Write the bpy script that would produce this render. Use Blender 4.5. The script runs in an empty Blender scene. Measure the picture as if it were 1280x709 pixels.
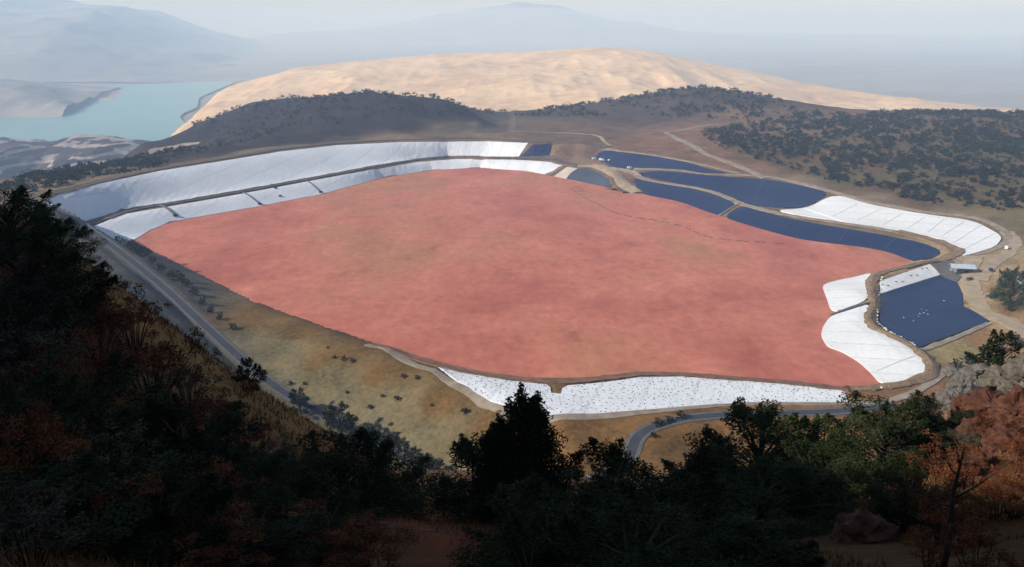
import bpy, bmesh, math, random
import numpy as np
from mathutils import Vector, Matrix, Euler
from mathutils.bvhtree import BVHTree
from mathutils.geometry import delaunay_2d_cdt
random.seed(7); np.random.seed(7)
R = math.radians
sc = bpy.context.scene
col = sc.collection
V = Vector

# ------------------------------------------------------------------ camera
CAM = V((0, 0, 200.0)); F = 1050.0; PITCH = R(17.2)
cam_d = bpy.data.cameras.new('camera'); cam = bpy.data.objects.new('camera', cam_d); col.objects.link(cam)
cam.location = CAM; cam.rotation_euler = (R(90) - PITCH, 0, 0)
cam_d.sensor_width = 36; cam_d.lens = 36 * F / 1280; cam_d.clip_start = 0.5; cam_d.clip_end = 80000
sc.camera = cam
cp, sp = math.cos(PITCH), math.sin(PITCH)

def ray(px, py):
    cx, cy = (px - 640) / F, -(py - 354.5) / F
    return V((cx, cp + cy * sp, -sp + cy * cp))
def P(px, py, z):                       # point of the survey: sight line meets height z
    d = ray(px, py); t = (z - CAM.z) / d.z
    return CAM + d * t
def D(px, py, y):                       # sight line at forward distance y
    d = ray(px, py); return CAM + d * (y / d.y)

# ------------------------------------------------------------------ tags and helpers
def tag(o, label=None, cat=None, group=None, kind=None):
    if label: o['label'] = label
    if cat: o['category'] = cat
    if group: o['group'] = group
    if kind: o['kind'] = kind
    return o
def link_mesh(name, verts, faces, mat, parent=None, smooth=False):
    me = bpy.data.meshes.new(name)
    me.from_pydata([tuple(v) for v in verts], [], faces)
    if mat: me.materials.append(mat)
    if smooth:
        me.polygons.foreach_set('use_smooth', [True] * len(me.polygons))
    o = bpy.data.objects.new(name, me); col.objects.link(o)
    if parent: o.parent = parent
    return o
def empty(name, loc, rz=0.0):
    o = bpy.data.objects.new(name, None); col.objects.link(o)
    o.location = loc; o.rotation_euler = (0, 0, rz); o.empty_display_size = 0.2
    return o
def copy_tree(o, parent=None):
    c = o.copy(); col.objects.link(c)
    c.parent = parent
    for ch in list(o.children):
        copy_tree(ch, c)
    return c
class MB:
    def __init__(s): s.v = []; s.f = []
    def box(s, c, size, rz=0.0, taper=1.0):
        hx, hy, hz = size[0] / 2, size[1] / 2, size[2] / 2
        n = len(s.v); m = Matrix.Rotation(rz, 3, 'Z')
        for z in (-1, 1):
            k = taper if z > 0 else 1
            for x, y in ((-1, -1), (1, -1), (1, 1), (-1, 1)):
                s.v.append(V(c) + m @ V((x * hx * k, y * hy * k, z * hz)))
        for f in ((3, 2, 1, 0), (4, 5, 6, 7), (0, 1, 5, 4), (1, 2, 6, 5), (2, 3, 7, 6), (3, 0, 4, 7)):
            s.f.append([n + i for i in f])
        return s
    def tube(s, pts, radii, seg=7):
        n = len(s.v); m = len(pts)
        for i, p in enumerate(pts):
            a = V(pts[max(0, i - 1)]); b = V(pts[min(m - 1, i + 1)])
            t = (b - a).normalized()
            u = t.orthogonal().normalized() if abs(t.z) > .9 else t.cross(V((0, 0, 1))).normalized()
            w = t.cross(u)
            for k in range(seg):
                an = 2 * math.pi * k / seg
                s.v.append(V(p) + (u * math.cos(an) + w * math.sin(an)) * radii[i])
        for i in range(m - 1):
            for k in range(seg):
                k2 = (k + 1) % seg
                s.f.append([n + i * seg + k, n + i * seg + k2, n + (i + 1) * seg + k2, n + (i + 1) * seg + k])
        s.f.append([n + k for k in reversed(range(seg))]); s.f.append([n + (m - 1) * seg + k for k in range(seg)])
        return s
    def prism(s, outline, y0, y1):       # outline in x,z, extruded along y
        n = len(s.v); m = len(outline)
        for y in (y0, y1):
            for x, z in outline: s.v.append(V((x, y, z)))
        s.f.append(list(range(n, n + m))); s.f.append([n + m + i for i in reversed(range(m))])
        for i in range(m):
            j = (i + 1) % m
            s.f.append([n + j, n + i, n + m + i, n + m + j])
        return s
    def build(s, name, mat, parent=None, smooth=False):
        return link_mesh(name, s.v, s.f, mat, parent, smooth)

# ------------------------------------------------------------------ vectorised value noise
_perm = np.random.RandomState(11).permutation(4096)
def _h(ix, iy):
    return _perm[(_perm[ix & 4095] + iy) & 4095] / 4095.0
def vnoise(x, y):
    ix = np.floor(x).astype(np.int64); iy = np.floor(y).astype(np.int64)
    fx = x - ix; fy = y - iy
    fx = fx * fx * (3 - 2 * fx); fy = fy * fy * (3 - 2 * fy)
    a = _h(ix, iy); b = _h(ix + 1, iy); c = _h(ix, iy + 1); d = _h(ix + 1, iy + 1)
    return (a * (1 - fx) + b * fx) * (1 - fy) + (c * (1 - fx) + d * fx) * fy - 0.5
def fbm(x, y, oct=4, rid=False):
    s = 0; a = 1.0; t = 0
    for i in range(oct):
        n = vnoise(x * 2 ** i + 17.3 * i, y * 2 ** i - 9.1 * i)
        if rid: n = 0.5 - 2 * np.abs(n)
        s = s + n * a; t += a; a *= 0.5
    return s / t

# ------------------------------------------------------------------ materials
def new_mat(name):
    m = bpy.data.materials.new(name); m.use_nodes = True
    nt = m.node_tree; b = nt.nodes['Principled BSDF']
    return m, nt, b
def N(nt, t, **k):
    n = nt.nodes.new(t)
    for a, v in k.items():
        if a in n.inputs: n.inputs[a].default_value = v
        else: setattr(n, a, v)
    return n
def noise(nt, scale, detail=4.0, rough=0.55, vec=None):
    n = nt.nodes.new('ShaderNodeTexNoise'); n.inputs['Scale'].default_value = scale
    n.inputs['Detail'].default_value = detail; n.inputs['Roughness'].default_value = rough
    if vec: nt.links.new(vec, n.inputs['Vector'])
    return n
def pos(nt, scale=None, rot=None):
    g = nt.nodes.new('ShaderNodeNewGeometry'); o = g.outputs['Position']
    if scale or rot:
        mp = nt.nodes.new('ShaderNodeMapping')
        if scale: mp.inputs['Scale'].default_value = scale
        if rot: mp.inputs['Rotation'].default_value = rot
        nt.links.new(o, mp.inputs['Vector']); o = mp.outputs['Vector']
    return o
def ramp(nt, fac, stops):
    r = nt.nodes.new('ShaderNodeValToRGB')
    el = r.color_ramp.elements
    while len(el) < len(stops): el.new(0.5)
    for e, (p, c) in zip(el, stops):
        e.position = p; e.color = (*c, 1) if len(c) == 3 else c
    nt.links.new(fac, r.inputs['Fac']); return r.outputs['Color']
def mix(nt, a, b, fac, mode='MIX'):
    m = nt.nodes.new('ShaderNodeMix'); m.data_type = 'RGBA'; m.blend_type = mode
    for s, v in ((m.inputs[6], a), (m.inputs[7], b)):
        if isinstance(v, tuple): s.default_value = (*v, 1)
        else: nt.links.new(v, s)
    if isinstance(fac, (int, float)): m.inputs[0].default_value = fac
    else: nt.links.new(fac, m.inputs[0])
    return m.outputs[2]
def bump(nt, b, h, strength, dist):
    n = nt.nodes.new('ShaderNodeBump'); n.inputs['Strength'].default_value = strength
    n.inputs['Distance'].default_value = dist
    nt.links.new(h, n.inputs['Height']); nt.links.new(n.outputs['Normal'], b.inputs['Normal'])
def simple(name, c1, c2, scale=1.0, rough=0.8, spec=0.2, bstr=0.0, bdist=0.05, local=False, metal=0.0):
    m, nt, b = new_mat(name)
    v = None
    if local:
        tc = nt.nodes.new('ShaderNodeTexCoord'); v = tc.outputs['Object']
    else: v = pos(nt)
    n = noise(nt, scale, 5, 0.6, v)
    c = ramp(nt, n.outputs['Fac'], [(0.3, c1), (0.7, c2)])
    nt.links.new(c, b.inputs['Base Color'])
    b.inputs['Roughness'].default_value = rough; b.inputs['Specular IOR Level'].default_value = spec
    b.inputs['Metallic'].default_value = metal
    if bstr: bump(nt, b, n.outputs['Fac'], bstr, bdist)
    return m

def ground_mat():
    m, nt, b = new_mat('earth')
    at = nt.nodes.new('ShaderNodeAttribute'); at.attribute_name = 'soil'
    p = pos(nt)
    n1 = noise(nt, 0.035, 6, 0.65, p); n2 = noise(nt, 0.35, 6, 0.7, p); n3 = noise(nt, 4.0, 5, 0.7, p)
    dark = mix(nt, at.outputs['Color'], (0.40, 0.42, 0.36), 1.0, 'MULTIPLY')
    lite = mix(nt, at.outputs['Color'], (1.45, 1.32, 1.15), 1.0, 'MULTIPLY')
    f1 = ramp(nt, n1.outputs['Fac'], [(0.36, (0, 0, 0)), (0.62, (1, 1, 1))])
    f2 = ramp(nt, n2.outputs['Fac'], [(0.35, (0, 0, 0)), (0.65, (1, 1, 1))])
    f3 = ramp(nt, n3.outputs['Fac'], [(0.3, (0.55, 0.55, 0.55)), (0.7, (1.2, 1.2, 1.2))])
    fm = mix(nt, f1, f2, 0.55)
    c = mix(nt, dark, lite, fm)
    c = mix(nt, c, f3, 0.8, 'MULTIPLY')
    nt.links.new(c, b.inputs['Base Color'])
    b.inputs['Roughness'].default_value = 0.95; b.inputs['Specular IOR Level'].default_value = 0.1
    bump(nt, b, mix(nt, n2.outputs['Fac'], n3.outputs['Fac'], 0.4), 0.6, 0.6)
    return m

def liner_mat(name, c, dirt, rough, rot, seam, spec=0.3, seamdark=0.8):
    m, nt, b = new_mat(name)
    p = pos(nt); pr = pos(nt, None, (0, 0, rot))
    n1 = noise(nt, 0.02, 5, 0.6, p); n2 = noise(nt, 0.4, 5, 0.65, p)
    nw = noise(nt, 0.1, 3, 0.5, pos(nt, (1, 0.15, 1), (0, 0, rot)))
    w = nt.nodes.new('ShaderNodeTexWave'); w.wave_type = 'BANDS'; w.bands_direction = 'X'; w.wave_profile = 'SAW'
    w.inputs['Scale'].default_value = seam; w.inputs['Distortion'].default_value = 0.25
    w.inputs['Detail'].default_value = 2; w.inputs['Detail Scale'].default_value = 0.5
    nt.links.new(pr, w.inputs['Vector'])
    line = ramp(nt, w.outputs['Fac'], [(0.0, (seamdark,) * 3), (0.05, (seamdark,) * 3), (0.09, (1, 1, 1)), (1.0, (0.97, 0.97, 0.97))])
    f1 = ramp(nt, n1.outputs['Fac'], [(0.35, (0, 0, 0)), (0.75, (1, 1, 1))])
    c0 = mix(nt, c, dirt, f1)
    f2 = ramp(nt, n2.outputs['Fac'], [(0.3, (0.88, 0.88, 0.88)), (0.7, (1.06, 1.06, 1.06))])
    c0 = mix(nt, c0, f2, 1.0, 'MULTIPLY'); c0 = mix(nt, c0, line, 1.0, 'MULTIPLY')
    nt.links.new(c0, b.inputs['Base Color'])
    b.inputs['Roughness'].default_value = rough; b.inputs['Specular IOR Level'].default_value = spec
    bump(nt, b, nw.outputs['Fac'], 0.5, 0.5)
    return m

def pond_mat():
    m, nt, b = new_mat('red_tailings')
    p = pos(nt)
    n1 = noise(nt, 0.0045, 4, 0.55, pos(nt, (1.2, 0.8, 1), (0, 0, R(12))))
    n2 = noise(nt, 0.022, 9, 0.72, pos(nt, (1.15, 0.8, 1), (0, 0, R(-20))))
    n3 = noise(nt, 0.12, 5, 0.7, pos(nt, (1.1, 0.8, 1)))
    c = ramp(nt, n1.outputs['Fac'], [(0.38, (0.44, 0.126, 0.080)), (0.5, (0.555, 0.182, 0.114)), (0.62, (0.46, 0.19, 0.098))])
    f2 = ramp(nt, n2.outputs['Fac'], [(0.33, (0.70, 0.64, 0.62)), (0.43, (0.93, 0.91, 0.90)), (0.54, (1.02, 1.02, 1.02)), (0.66, (1.16, 1.22, 1.25))])
    f3 = ramp(nt, n3.outputs['Fac'], [(0.32, (0.82, 0.79, 0.78)), (0.68, (1.12, 1.14, 1.14))])
    c = mix(nt, c, f2, 0.9, 'MULTIPLY'); c = mix(nt, c, f3, 1.0, 'MULTIPLY')
    nt.links.new(c, b.inputs['Base Color'])
    b.inputs['Roughness'].default_value = 0.55; b.inputs['Specular IOR Level'].default_value = 0.12
    bump(nt, b, n3.outputs['Fac'], 0.15, 0.3)
    return m

def leaf_mat(name, c1, c2, c3):
    m, nt, b = new_mat(name)
    tc = nt.nodes.new('ShaderNodeTexCoord')
    n = noise(nt, 1.3, 4, 0.7, tc.outputs['Object'])
    oi = nt.nodes.new('ShaderNodeObjectInfo')
    c = ramp(nt, n.outputs['Fac'], [(0.3, c1), (0.52, c2), (0.72, c3)])
    v = ramp(nt, oi.outputs['Random'], [(0, (0.75, 0.78, 0.8)), (1, (1.25, 1.2, 1.1))])
    c = mix(nt, c, v, 1.0, 'MULTIPLY')
    nt.links.new(c, b.inputs['Base Color'])
    b.inputs['Roughness'].default_value = 0.75; b.inputs['Specular IOR Level'].default_value = 0.06
    return m

M = {}
M['earth'] = ground_mat()
M['pond'] = pond_mat()
M['white'] = liner_mat('white_liner', (0.80, 0.81, 0.82), (0.70, 0.71, 0.72), 0.6, R(20), 0.012, 0.3, 0.88)
M['white_r'] = liner_mat('white_liner_clean', (0.82, 0.82, 0.80), (0.72, 0.71, 0.68), 0.6, R(-62), 0.016, 0.3, 0.84)
M['cream'] = liner_mat('cream_liner', (0.62, 0.55, 0.47), (0.5, 0.40, 0.31), 0.7, R(20), 0.02, 0.2, 0.9)
M['blue'] = liner_mat('dark_blue_liner', (0.007, 0.019, 0.066), (0.013, 0.028, 0.082), 0.5, R(-30), 0.03, 0.35, 0.8)
M['greyblue'] = liner_mat('grey_blue_liner', (0.05, 0.065, 0.095), (0.075, 0.088, 0.11), 0.6, R(-30), 0.03, 0.3, 0.85)
M['asphalt'] = simple('asphalt', (0.04, 0.042, 0.05), (0.065, 0.067, 0.075), 0.25, 0.85, 0.2, 0.2, 0.02)
M['gravel'] = simple('gravel', (0.085, 0.08, 0.075), (0.15, 0.14, 0.125), 0.5, 0.95, 0.1, 0.5, 0.2)
M['dirt'] = simple('pale_dirt', (0.27, 0.20, 0.13), (0.42, 0.33, 0.23), 0.15, 0.95, 0.1, 0.4, 0.2)
M['track'] = simple('track_dirt', (0.19, 0.15, 0.11), (0.36, 0.30, 0.23), 0.15, 0.95, 0.1, 0.3, 0.1)
M['bench'] = simple('bench_earth', (0.06, 0.05, 0.042), (0.17, 0.135, 0.10), 0.3, 0.95, 0.1, 0.8, 0.6)
M['berm'] = simple('berm_earth', (0.14, 0.09, 0.05), (0.30, 0.21, 0.13), 0.3, 0.95, 0.1, 0.8, 0.6)
M['brownbench'] = simple('brown_bench', (0.13, 0.075, 0.05), (0.26, 0.15, 0.10), 0.25, 0.95, 0.1, 0.6, 0.4)
M['paint'] = simple('road_paint', (0.3, 0.3, 0.3), (0.5, 0.5, 0.48), 0.2, 0.6)
M['bark'] = simple('bark', (0.03, 0.022, 0.017), (0.075, 0.055, 0.042), 4.0, 0.9, 0.1, 0.6, 0.03, True)
M['palewood'] = simple('pale_dead_wood', (0.14, 0.125, 0.11), (0.3, 0.27, 0.24), 5.0, 0.9, 0.1, 0.4, 0.02, True)
M['leaf_dark'] = leaf_mat('dark_evergreen_leaves', (0.010, 0.014, 0.005), (0.023, 0.032, 0.011), (0.062, 0.07, 0.032))
M['leaf_green'] = leaf_mat('green_leaves', (0.014, 0.026, 0.007), (0.034, 0.055, 0.015), (0.075, 0.092, 0.032))
M['leaf_rust'] = leaf_mat('rusty_leaves', (0.05, 0.017, 0.008), (0.15, 0.05, 0.02), (0.31, 0.14, 0.055))
M['leaf_pale'] = leaf_mat('pale_leaves', (0.035, 0.034, 0.022), (0.075, 0.07, 0.045), (0.16, 0.15, 0.11))
M['scrub'] = leaf_mat('scrub_leaves', (0.008, 0.011, 0.005), (0.017, 0.023, 0.009), (0.045, 0.05, 0.02))
M['grass'] = leaf_mat('dry_grass_blades', (0.08, 0.036, 0.015), (0.15, 0.07, 0.025), (0.24, 0.14, 0.055))
M['rock'] = simple('grey_rock', (0.06, 0.05, 0.039), (0.2, 0.168, 0.13), 2.5, 0.9, 0.15, 0.9, 0.15, True)
M['redrock'] = simple('red_rock', (0.05, 0.019, 0.011), (0.135, 0.056, 0.032), 2.5, 0.9, 0.15, 0.9, 0.15, True)
M['black'] = simple('black_plastic', (0.01, 0.01, 0.012), (0.022, 0.022, 0.026), 3, 0.5, 0.4, 0, 0, True)
M['whitebag'] = simple('white_sack', (0.55, 0.54, 0.5), (0.72, 0.71, 0.68), 2, 0.8, 0.2, 0, 0, True)
M['whitepaint'] = simple('white_paint', (0.74, 0.74, 0.74), (0.82, 0.82, 0.82), 1, 0.4, 0.4, 0, 0, True)
M['bluepaint'] = simple('navy_paint', (0.02, 0.025, 0.05), (0.03, 0.04, 0.08), 1, 0.35, 0.5, 0, 0, True)
M['glass'] = simple('dark_glass', (0.015, 0.018, 0.022), (0.03, 0.034, 0.04), 1, 0.1, 0.5, 0, 0, True)
M['roofblue'] = simple('pale_sheet_roof', (0.36, 0.44, 0.48), (0.5, 0.58, 0.62), 0.6, 0.5, 0.4, 0.2, 0.05, True)
M['roofgrey'] = simple('grey_sheet_roof', (0.13, 0.145, 0.17), (0.2, 0.215, 0.24), 0.6, 0.5, 0.4, 0.2, 0.05, True)
M['steel'] = simple('dark_steel', (0.05, 0.05, 0.055), (0.10, 0.10, 0.105), 2, 0.55, 0.4, 0, 0, True)
M['wall'] = simple('rendered_wall', (0.33, 0.32, 0.3), (0.42, 0.41, 0.38), 1, 0.9, 0.2, 0.2, 0.02, True)
M['pole'] = simple('pole_wood', (0.07, 0.06, 0.05), (0.12, 0.1, 0.085), 3, 0.9, 0.1, 0, 0, True)
M['water'], nt, b = new_mat('lake_water')
nw = noise(nt, 0.02, 5, 0.6, pos(nt)); nl = noise(nt, 0.0012, 4, 0.6, pos(nt, (0.6, 1.6, 1)))
nt.links.new(ramp(nt, nl.outputs['Fac'], [(0.3, (0.13, 0.29, 0.26)), (0.7, (0.18, 0.35, 0.32))]), b.inputs['Base Color'])
b.inputs['Roughness'].default_value = 0.25; b.inputs['Specular IOR Level'].default_value = 0.3
bump(nt, b, nw.outputs['Fac'], 0.2, 1.0)

def hill_mat(name, c1, c2, c3, scale, bands=None):
    m, nt, b = new_mat(name)
    p = pos(nt)
    n1 = noise(nt, scale, 7, 0.62, p); n2 = noise(nt, scale * 7, 6, 0.7, p)
    c = ramp(nt, n1.outputs['Fac'], [(0.34, c1), (0.5, c2), (0.64, c3)])
    f2 = ramp(nt, n2.outputs['Fac'], [(0.34, (0.72, 0.7, 0.7)), (0.6, (1.1, 1.1, 1.1))])
    c = mix(nt, c, f2, 0.8, 'MULTIPLY')
    if bands:
        w = nt.nodes.new('ShaderNodeTexWave'); w.bands_direction = 'Z'; w.inputs['Scale'].default_value = bands
        w.inputs['Distortion'].default_value = 3.0; w.inputs['Detail'].default_value = 3
        nt.links.new(p, w.inputs['Vector'])
        c = mix(nt, c, (0.42, 0.36, 0.30), ramp(nt, w.outputs['Fac'], [(0.72, (0, 0, 0)), (0.85, (0.75, 0.75, 0.75))]))
    nt.links.new(c, b.inputs['Base Color'])
    b.inputs['Roughness'].default_value = 0.95; b.inputs['Specular IOR Level'].default_value = 0.05
    return m
M['sand'] = hill_mat('sandy_slope', (0.58, 0.36, 0.18), (0.76, 0.50, 0.25), (0.80, 0.56, 0.30), 0.0022)
M['mount'] = hill_mat('hazed_mountain_rock', (0.22, 0.20, 0.185), (0.27, 0.245, 0.22), (0.34, 0.30, 0.26), 0.0008)  # rock colour lightened to stand in for thicker distance haze
M['pit'] = hill_mat('pit_spoil', (0.022, 0.015, 0.019), (0.05, 0.032, 0.033), (0.10, 0.07, 0.066), 0.006, 0.012)
M['valley'] = hill_mat('valley_earth', (0.22, 0.21, 0.19), (0.28, 0.26, 0.23), (0.33, 0.3, 0.26), 0.0012)
M['shoretan'] = hill_mat('tan_shore', (0.34, 0.25, 0.17), (0.46, 0.34, 0.23), (0.5, 0.38, 0.27), 0.004)

# ------------------------------------------------------------------ survey of the site: (px, py, height)
pond = [(168,300),(186,289),(212,278),(262,269),(325,258),(401,243),(480,222),(540,213),(600,210),(660,214),(720,226),(790,241),
        (850,252),(885,265),(904,272),(950,286),(994,298),(1027,303),(1080,309),(1110,315),(1137,325),(1125,333),(1091,341),(1060,348),(1027,356),(1033,372),(1039,394),
        (1029,408),(1026,420),(1034,434),(1052,440),(1074,453),(1090,468),(1098,480),(1060,485),(980,475),(900,469),(850,465),(800,464),(760,468),(700,473),(640,469),(590,462),
        (530,447),(480,432),(420,412),(370,395),(320,377),(270,352),(225,330),(190,312)]
pond = [(x, y, 0.0) for x, y in pond]
BZ = 11.0
L = {}
L['ul'] = ('white', [(40,262,35),(75,243,36),(125,230,36),(200,214,36),(270,203,36),(350,190,36),(420,182,35),(500,178,33),(560,177,31),(610,177,30),(660,179,30),(654,188,21),(648,197,12),
           (600,195,BZ),(560,195,BZ),(520,199,BZ),(450,211,BZ),(380,223.5,BZ),(300,238.5,BZ),(220,252,BZ),(170,260,BZ),(130,271,BZ),(90,284,BZ)])
L['ll'] = ('white', [(100,290,BZ),(135,276,BZ),(150,269,BZ),(220,257,BZ),(300,243,BZ),(380,228,BZ),(450,215,BZ),(520,203,BZ),(570,199,BZ),(640,200,BZ),(662,201,BZ),(688,203,BZ),(703,207,9),
           (692,214,3.5),(681,218,0),(660,214,0),(600,210,0),(540,213,0),(480,222,0),(401,243,0),(325,258,0),(262,269,0),(212,278,0),(186,289,0),(168,300,0),(130,318,0)])
L['cream'] = ('cream', [(709,209,9),(722,211,9),(712,218,4),(708,223.5,0),(693,220.5,0)])
L['tri'] = ('greyblue', [(723,211,9),(733,211,9),(750,217,9),(767,229,8),(772,234,5),(755,233.5,0),(720,226,0),(709,223.7,0)])
L['far'] = ('blue', [(666,181,29),(689,181,28),(686,199,13),(650,197,12)])
L['top'] = ('blue', [(757,188,25),(795,193,25),(820,196,24),(857,203,23),(884,211,20),(908,216,19),(884,216.5,17.5),(820,210.5,17.5),(791,212,15),(770,209,14),(760,205,14),(744,198,15),(749,191,21)])
L['mid'] = ('blue', [(790,216.5,12),(820,214,16),(853,216,17),(888,220,18),(930,222.5,18),(970,226,18),(1003,233,18),(1038,241,17),(1009,259,9),(985,260,8.5),(945,257,8),(930,253,8),(912,244,8),(875,235,8),(835,226.5,8.5),(800,220,9)])
L['low1'] = ('blue', [(789,222,8),(820,229,8),(862,235.5,8),(887,242,8),(922,254.5,8),(900,270,0),(885,265,0),(850,252,0),(803,243,0)])
L['low2'] = ('blue', [(926,257,8),(964,268,8),(1014,279,8),(1087,291,8),(1154,304,8),(1176,313.5,7),(1170,322,5),(1139,326,0),(1137,325,0),(1110,315,0),(1080,309,0),(1027,303,0),(994,298,0),(950,286,0),(904,272,0)])
L['ur'] = ('white_r', [(969,263,8.5),(1006,261,9),(1044,243,17),(1087,256,17),(1154,268,16),(1217,276,15),(1254,296,14),(1244,309,12),(1214,318,9),(1192,324,8),(1199,316,8),(1196,309,8),(1170,297,8),(1120,288,8),(1060,279,8),(1004,270,8)])
L['ra'] = ('white_r', [(1027,356,0),(1060,348,0),(1091,341,4),(1080,353,5),(1087,375,5),(1040,392,0),(1033,372,0)])
L['rb'] = ('white_r', [(1039,395,0),(1088,379,5),(1081,396,5),(1086,408,5),(1114,420,5),(1142,438,5),(1160,457,4),(1152,470,3),(1127,477,2),(1100,480,0),(1090,468,0),(1074,453,0),(1052,440,0),(1034,434,0),(1026,420,0),(1029,408,0)])
L['bb'] = ('blue', [(1101,368,3),(1176,345,3),(1195,353,4),(1203,368,4),(1203,383,4),(1221,392,4),(1237,402,4),(1150,434,3),(1122,419,3),(1100,404,3),(1100,386,3)])
L['bw'] = ('white_r', [(1100,352,7),(1162,330.5,8),(1175,344,3.4),(1101,367,3.4)])
L['ns'] = ('white', [(548,460,1.5),(590,469,1.5),(640,477,1.5),(683,481.3,1.5),(688,485,1.6),(689,492,1.8),(701,493,1.8),(703,486,1.6),(710,482.2,1.5),(760,478,1.5),(800,472,1.5),(850,471.5,1.5),(950,478,1.5),(1055,488,1.5),(1060,504,0.8),(950,503.5,0.3),(880,507,0.3),(820,512,0.3),(740,518,0.3),(690,519.5,0.5),(640,514.5,2),(590,489,3)])
roadpts = [(20,246,38),(75,264,34),(130,300,26),(200,355,12),(270,420,0),(340,480,-10),(420,527,-16),(500,570,-20),(560,595,-21),(640,612,-18),(720,606,-11),(780,578,-4),(800,543,0),(842,526,1),(890,519.5,2),(950,517,2),(1010,515.5,2),(1070,512,2.5),(1120,506,3)]

# ground known elsewhere (px, py, height) -- visible slopes
G = [  # outer rim and the land behind the left liner
 (30,243,37),(75,236,37),(125,224,37),(200,208,37),(270,197,37.5),(350,185,38),(420,177,38),(500,173,36),(560,172.5,34),(610,172.5,33),(665,175,32),
 (700,182,30),(740,185,27),(735,197,16),(700,200,13),(720,192,20),(715,203,11),
 (780,186,27),(820,190,27),(860,196,26),(890,204,23),(930,217,20.5),(975,220,20),(1010,228,20),(1045,238,18.5),(1090,250,18),(1160,262,17.5),(1225,272,16.5),(1268,294,15),(1255,312,13),
 (650,165,33),(720,170,33),(800,176,32),(840,180,31),(760,160,34),
 # right hill flank
 (1000,215,23),(1100,235,24),(1200,250,24),(1280,275,20),(1000,190,32),(1100,200,36),(1200,205,38),(1280,220,38),(950,180,33),(900,170,36),(1340,230,40),(1340,300,18),
 # service yard, basin surroundings
 (1225,320,11),(1262,325,11),(1215,345,7),(1240,365,7),(1225,385,5.5),(1260,400,5),(1290,415,4.5),(1300,345,8),(1320,380,7),(1190,420,3),(1220,430,2),(1180,450,2.5),(1240,412,4),(1280,440,1),
 (1166,478,3),(1130,489,3),(1080,496,3),(1100,505,3),(1160,490,3),(1200,470,2),(1240,460,1),
 # near dam and outer slope
 (480,436,4.5),(540,464,4.5),(585,489,4.5),(625,514,3),(420,415,4),(370,398,3.5),(320,380,3),(270,356,2.5),(225,334,3),
 (300,385,0),(350,420,-1),(420,450,-1),(500,480,-2),(560,510,-3),(620,540,-5),(350,450,-6),(430,490,-9),(500,525,-12),(570,560,-16),(640,575,-17),
 (700,535,-1),(760,530,-1),(740,560,-6),(690,575,-11),(850,550,-2),(900,560,-5),(870,535,-1),(950,530,0),(1010,530,0),(930,600,-14),(1000,580,-9),
 (80,300,28.0),(190,325,15),(230,350,8),(260,372,3)]
W = []   # world points (x, y, z)
for a in [(-60,262,80),(0,262,76),(60,300,80),(110,335,84),(200,412,88),(330,502,94),(460,580,100),(560,640,104)]:
    p = D(*a); W.append(tuple(p))
for a in [(0,420,42),(150,520,42),(300,620,40),(0,600,22),(150,690,20),(430,709,20),(550,650,32),(620,670,30),(700,690,26),(540,709,22)]:
    W.append(tuple(D(*a)))
for a in [(1290,470,58),(1240,490,54),(1190,520,50),(1250,560,40),(1280,625,28),(1200,700,19),(1080,690,24),(1080,640,36),(960,690,24),(850,700,22),(1280,709,17),(1130,600,44),(980,640,50),(850,650,48),(1100,620,60),(1220,640,30)]:
    W.append(tuple(D(*a)))
W += [(0,0,198.3),(4,2,198),(-4,2,198),(-2,8,193.5),(3,9,192.5),(0,-12,204),(8,-8,203),(-9,-6,203.5),
      (0,50,165),(0,100,134),(20,150,108),(0,200,82),(-20,300,28),(60,100,140),(80,200,84),(100,300,30),(-60,150,112),(-90,220,78),(-60,300,30),
      (-110,135,150),(-150,220,95),(-190,330,60),(-240,430,48),(-300,520,46),(-420,640,45),(-230,160,150),(-330,300,100),(-440,450,75),
      (90,60,175),(130,120,138),(180,220,84),(220,320,30),(150,60,190),(260,180,130),(330,300,60),(360,400,18),(420,460,4),
      (0,-50,234),(0,-100,272),(-60,-80,276),(-150,-60,300),(-150,-150,318),(-260,-40,318),(-300,80,320),(60,-90,262),(150,-100,280),(150,0,235),(260,40,240),  # unseen hill behind and left of camera, heights shaped to shade the foreground
      (0,-200,300),(-300,-200,330),(300,-200,310),(-420,180,240),(-90,0,240),(-60,20,216),(-40,-20,228),(-80,40,222),(-80,75,212),(-120,40,258),(-150,0,283),(-150,80,268),(-120,110,200),(-200,40,300),(-220,120,270)]
# ridges behind
for a in [(60,236,1450),(0,242,1450),(100,229,1520),(140,214,1620),(60,242,1750),(0,246,1750),(120,232,1800),(170,215,1800),(200,200,1800),(20,238,1280),(60,222,1280),(120,205,1400),(180,178,1560),(250,150,1700),(310,131,1800),(370,125,1850),(400,118,1560),(440,119,1540),(500,123,1520),(560,124,1560),(600,133,1620),(640,141,1700),
          (700,132,1780),(760,123,1800),(820,112,1820),(880,107,1800),(930,114,1750),(990,138,1600),(1030,149,1480),(1100,151,1420),(1160,152,1400),(1200,149,1400),(1280,147,1420),(1400,140,1500),
          (200,190,1400),(300,165,1420),(400,150,1400),(500,150,1400),(600,155,1450),(620,165,1350),(640,152,1550),(700,150,1500),(800,145,1560),(880,140,1560),(860,155,1460),(930,145,1520),(900,158,1380),(330,180,1240),(440,165,1290),(520,162,1300)]:
    W.append(tuple(D(*a)))
for x in (-1500,-1100,-700,-300,100,500,900,1300,1800):
    W += [(x,2150,-70 if x > -400 else -225),(x,2600,-240),(x,3100,-265)]
W += [(-760,1150,-25),(-793,1300,-60),(-828,1500,-150),(-640,1500,-60),(-1000,1500,-150),(-820,1000,5),(-1100,1100,-80),(-1100,1750,-215),(-1500,1500,-250),(-900,1800,-160),(-1500,2200,-262),(-1000,800,60),(-1000,400,120),(900,300,40),(1000,700,30),(1300,900,60),(1400,1300,80),(1000,1000,40),(700,200,110)]

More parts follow.
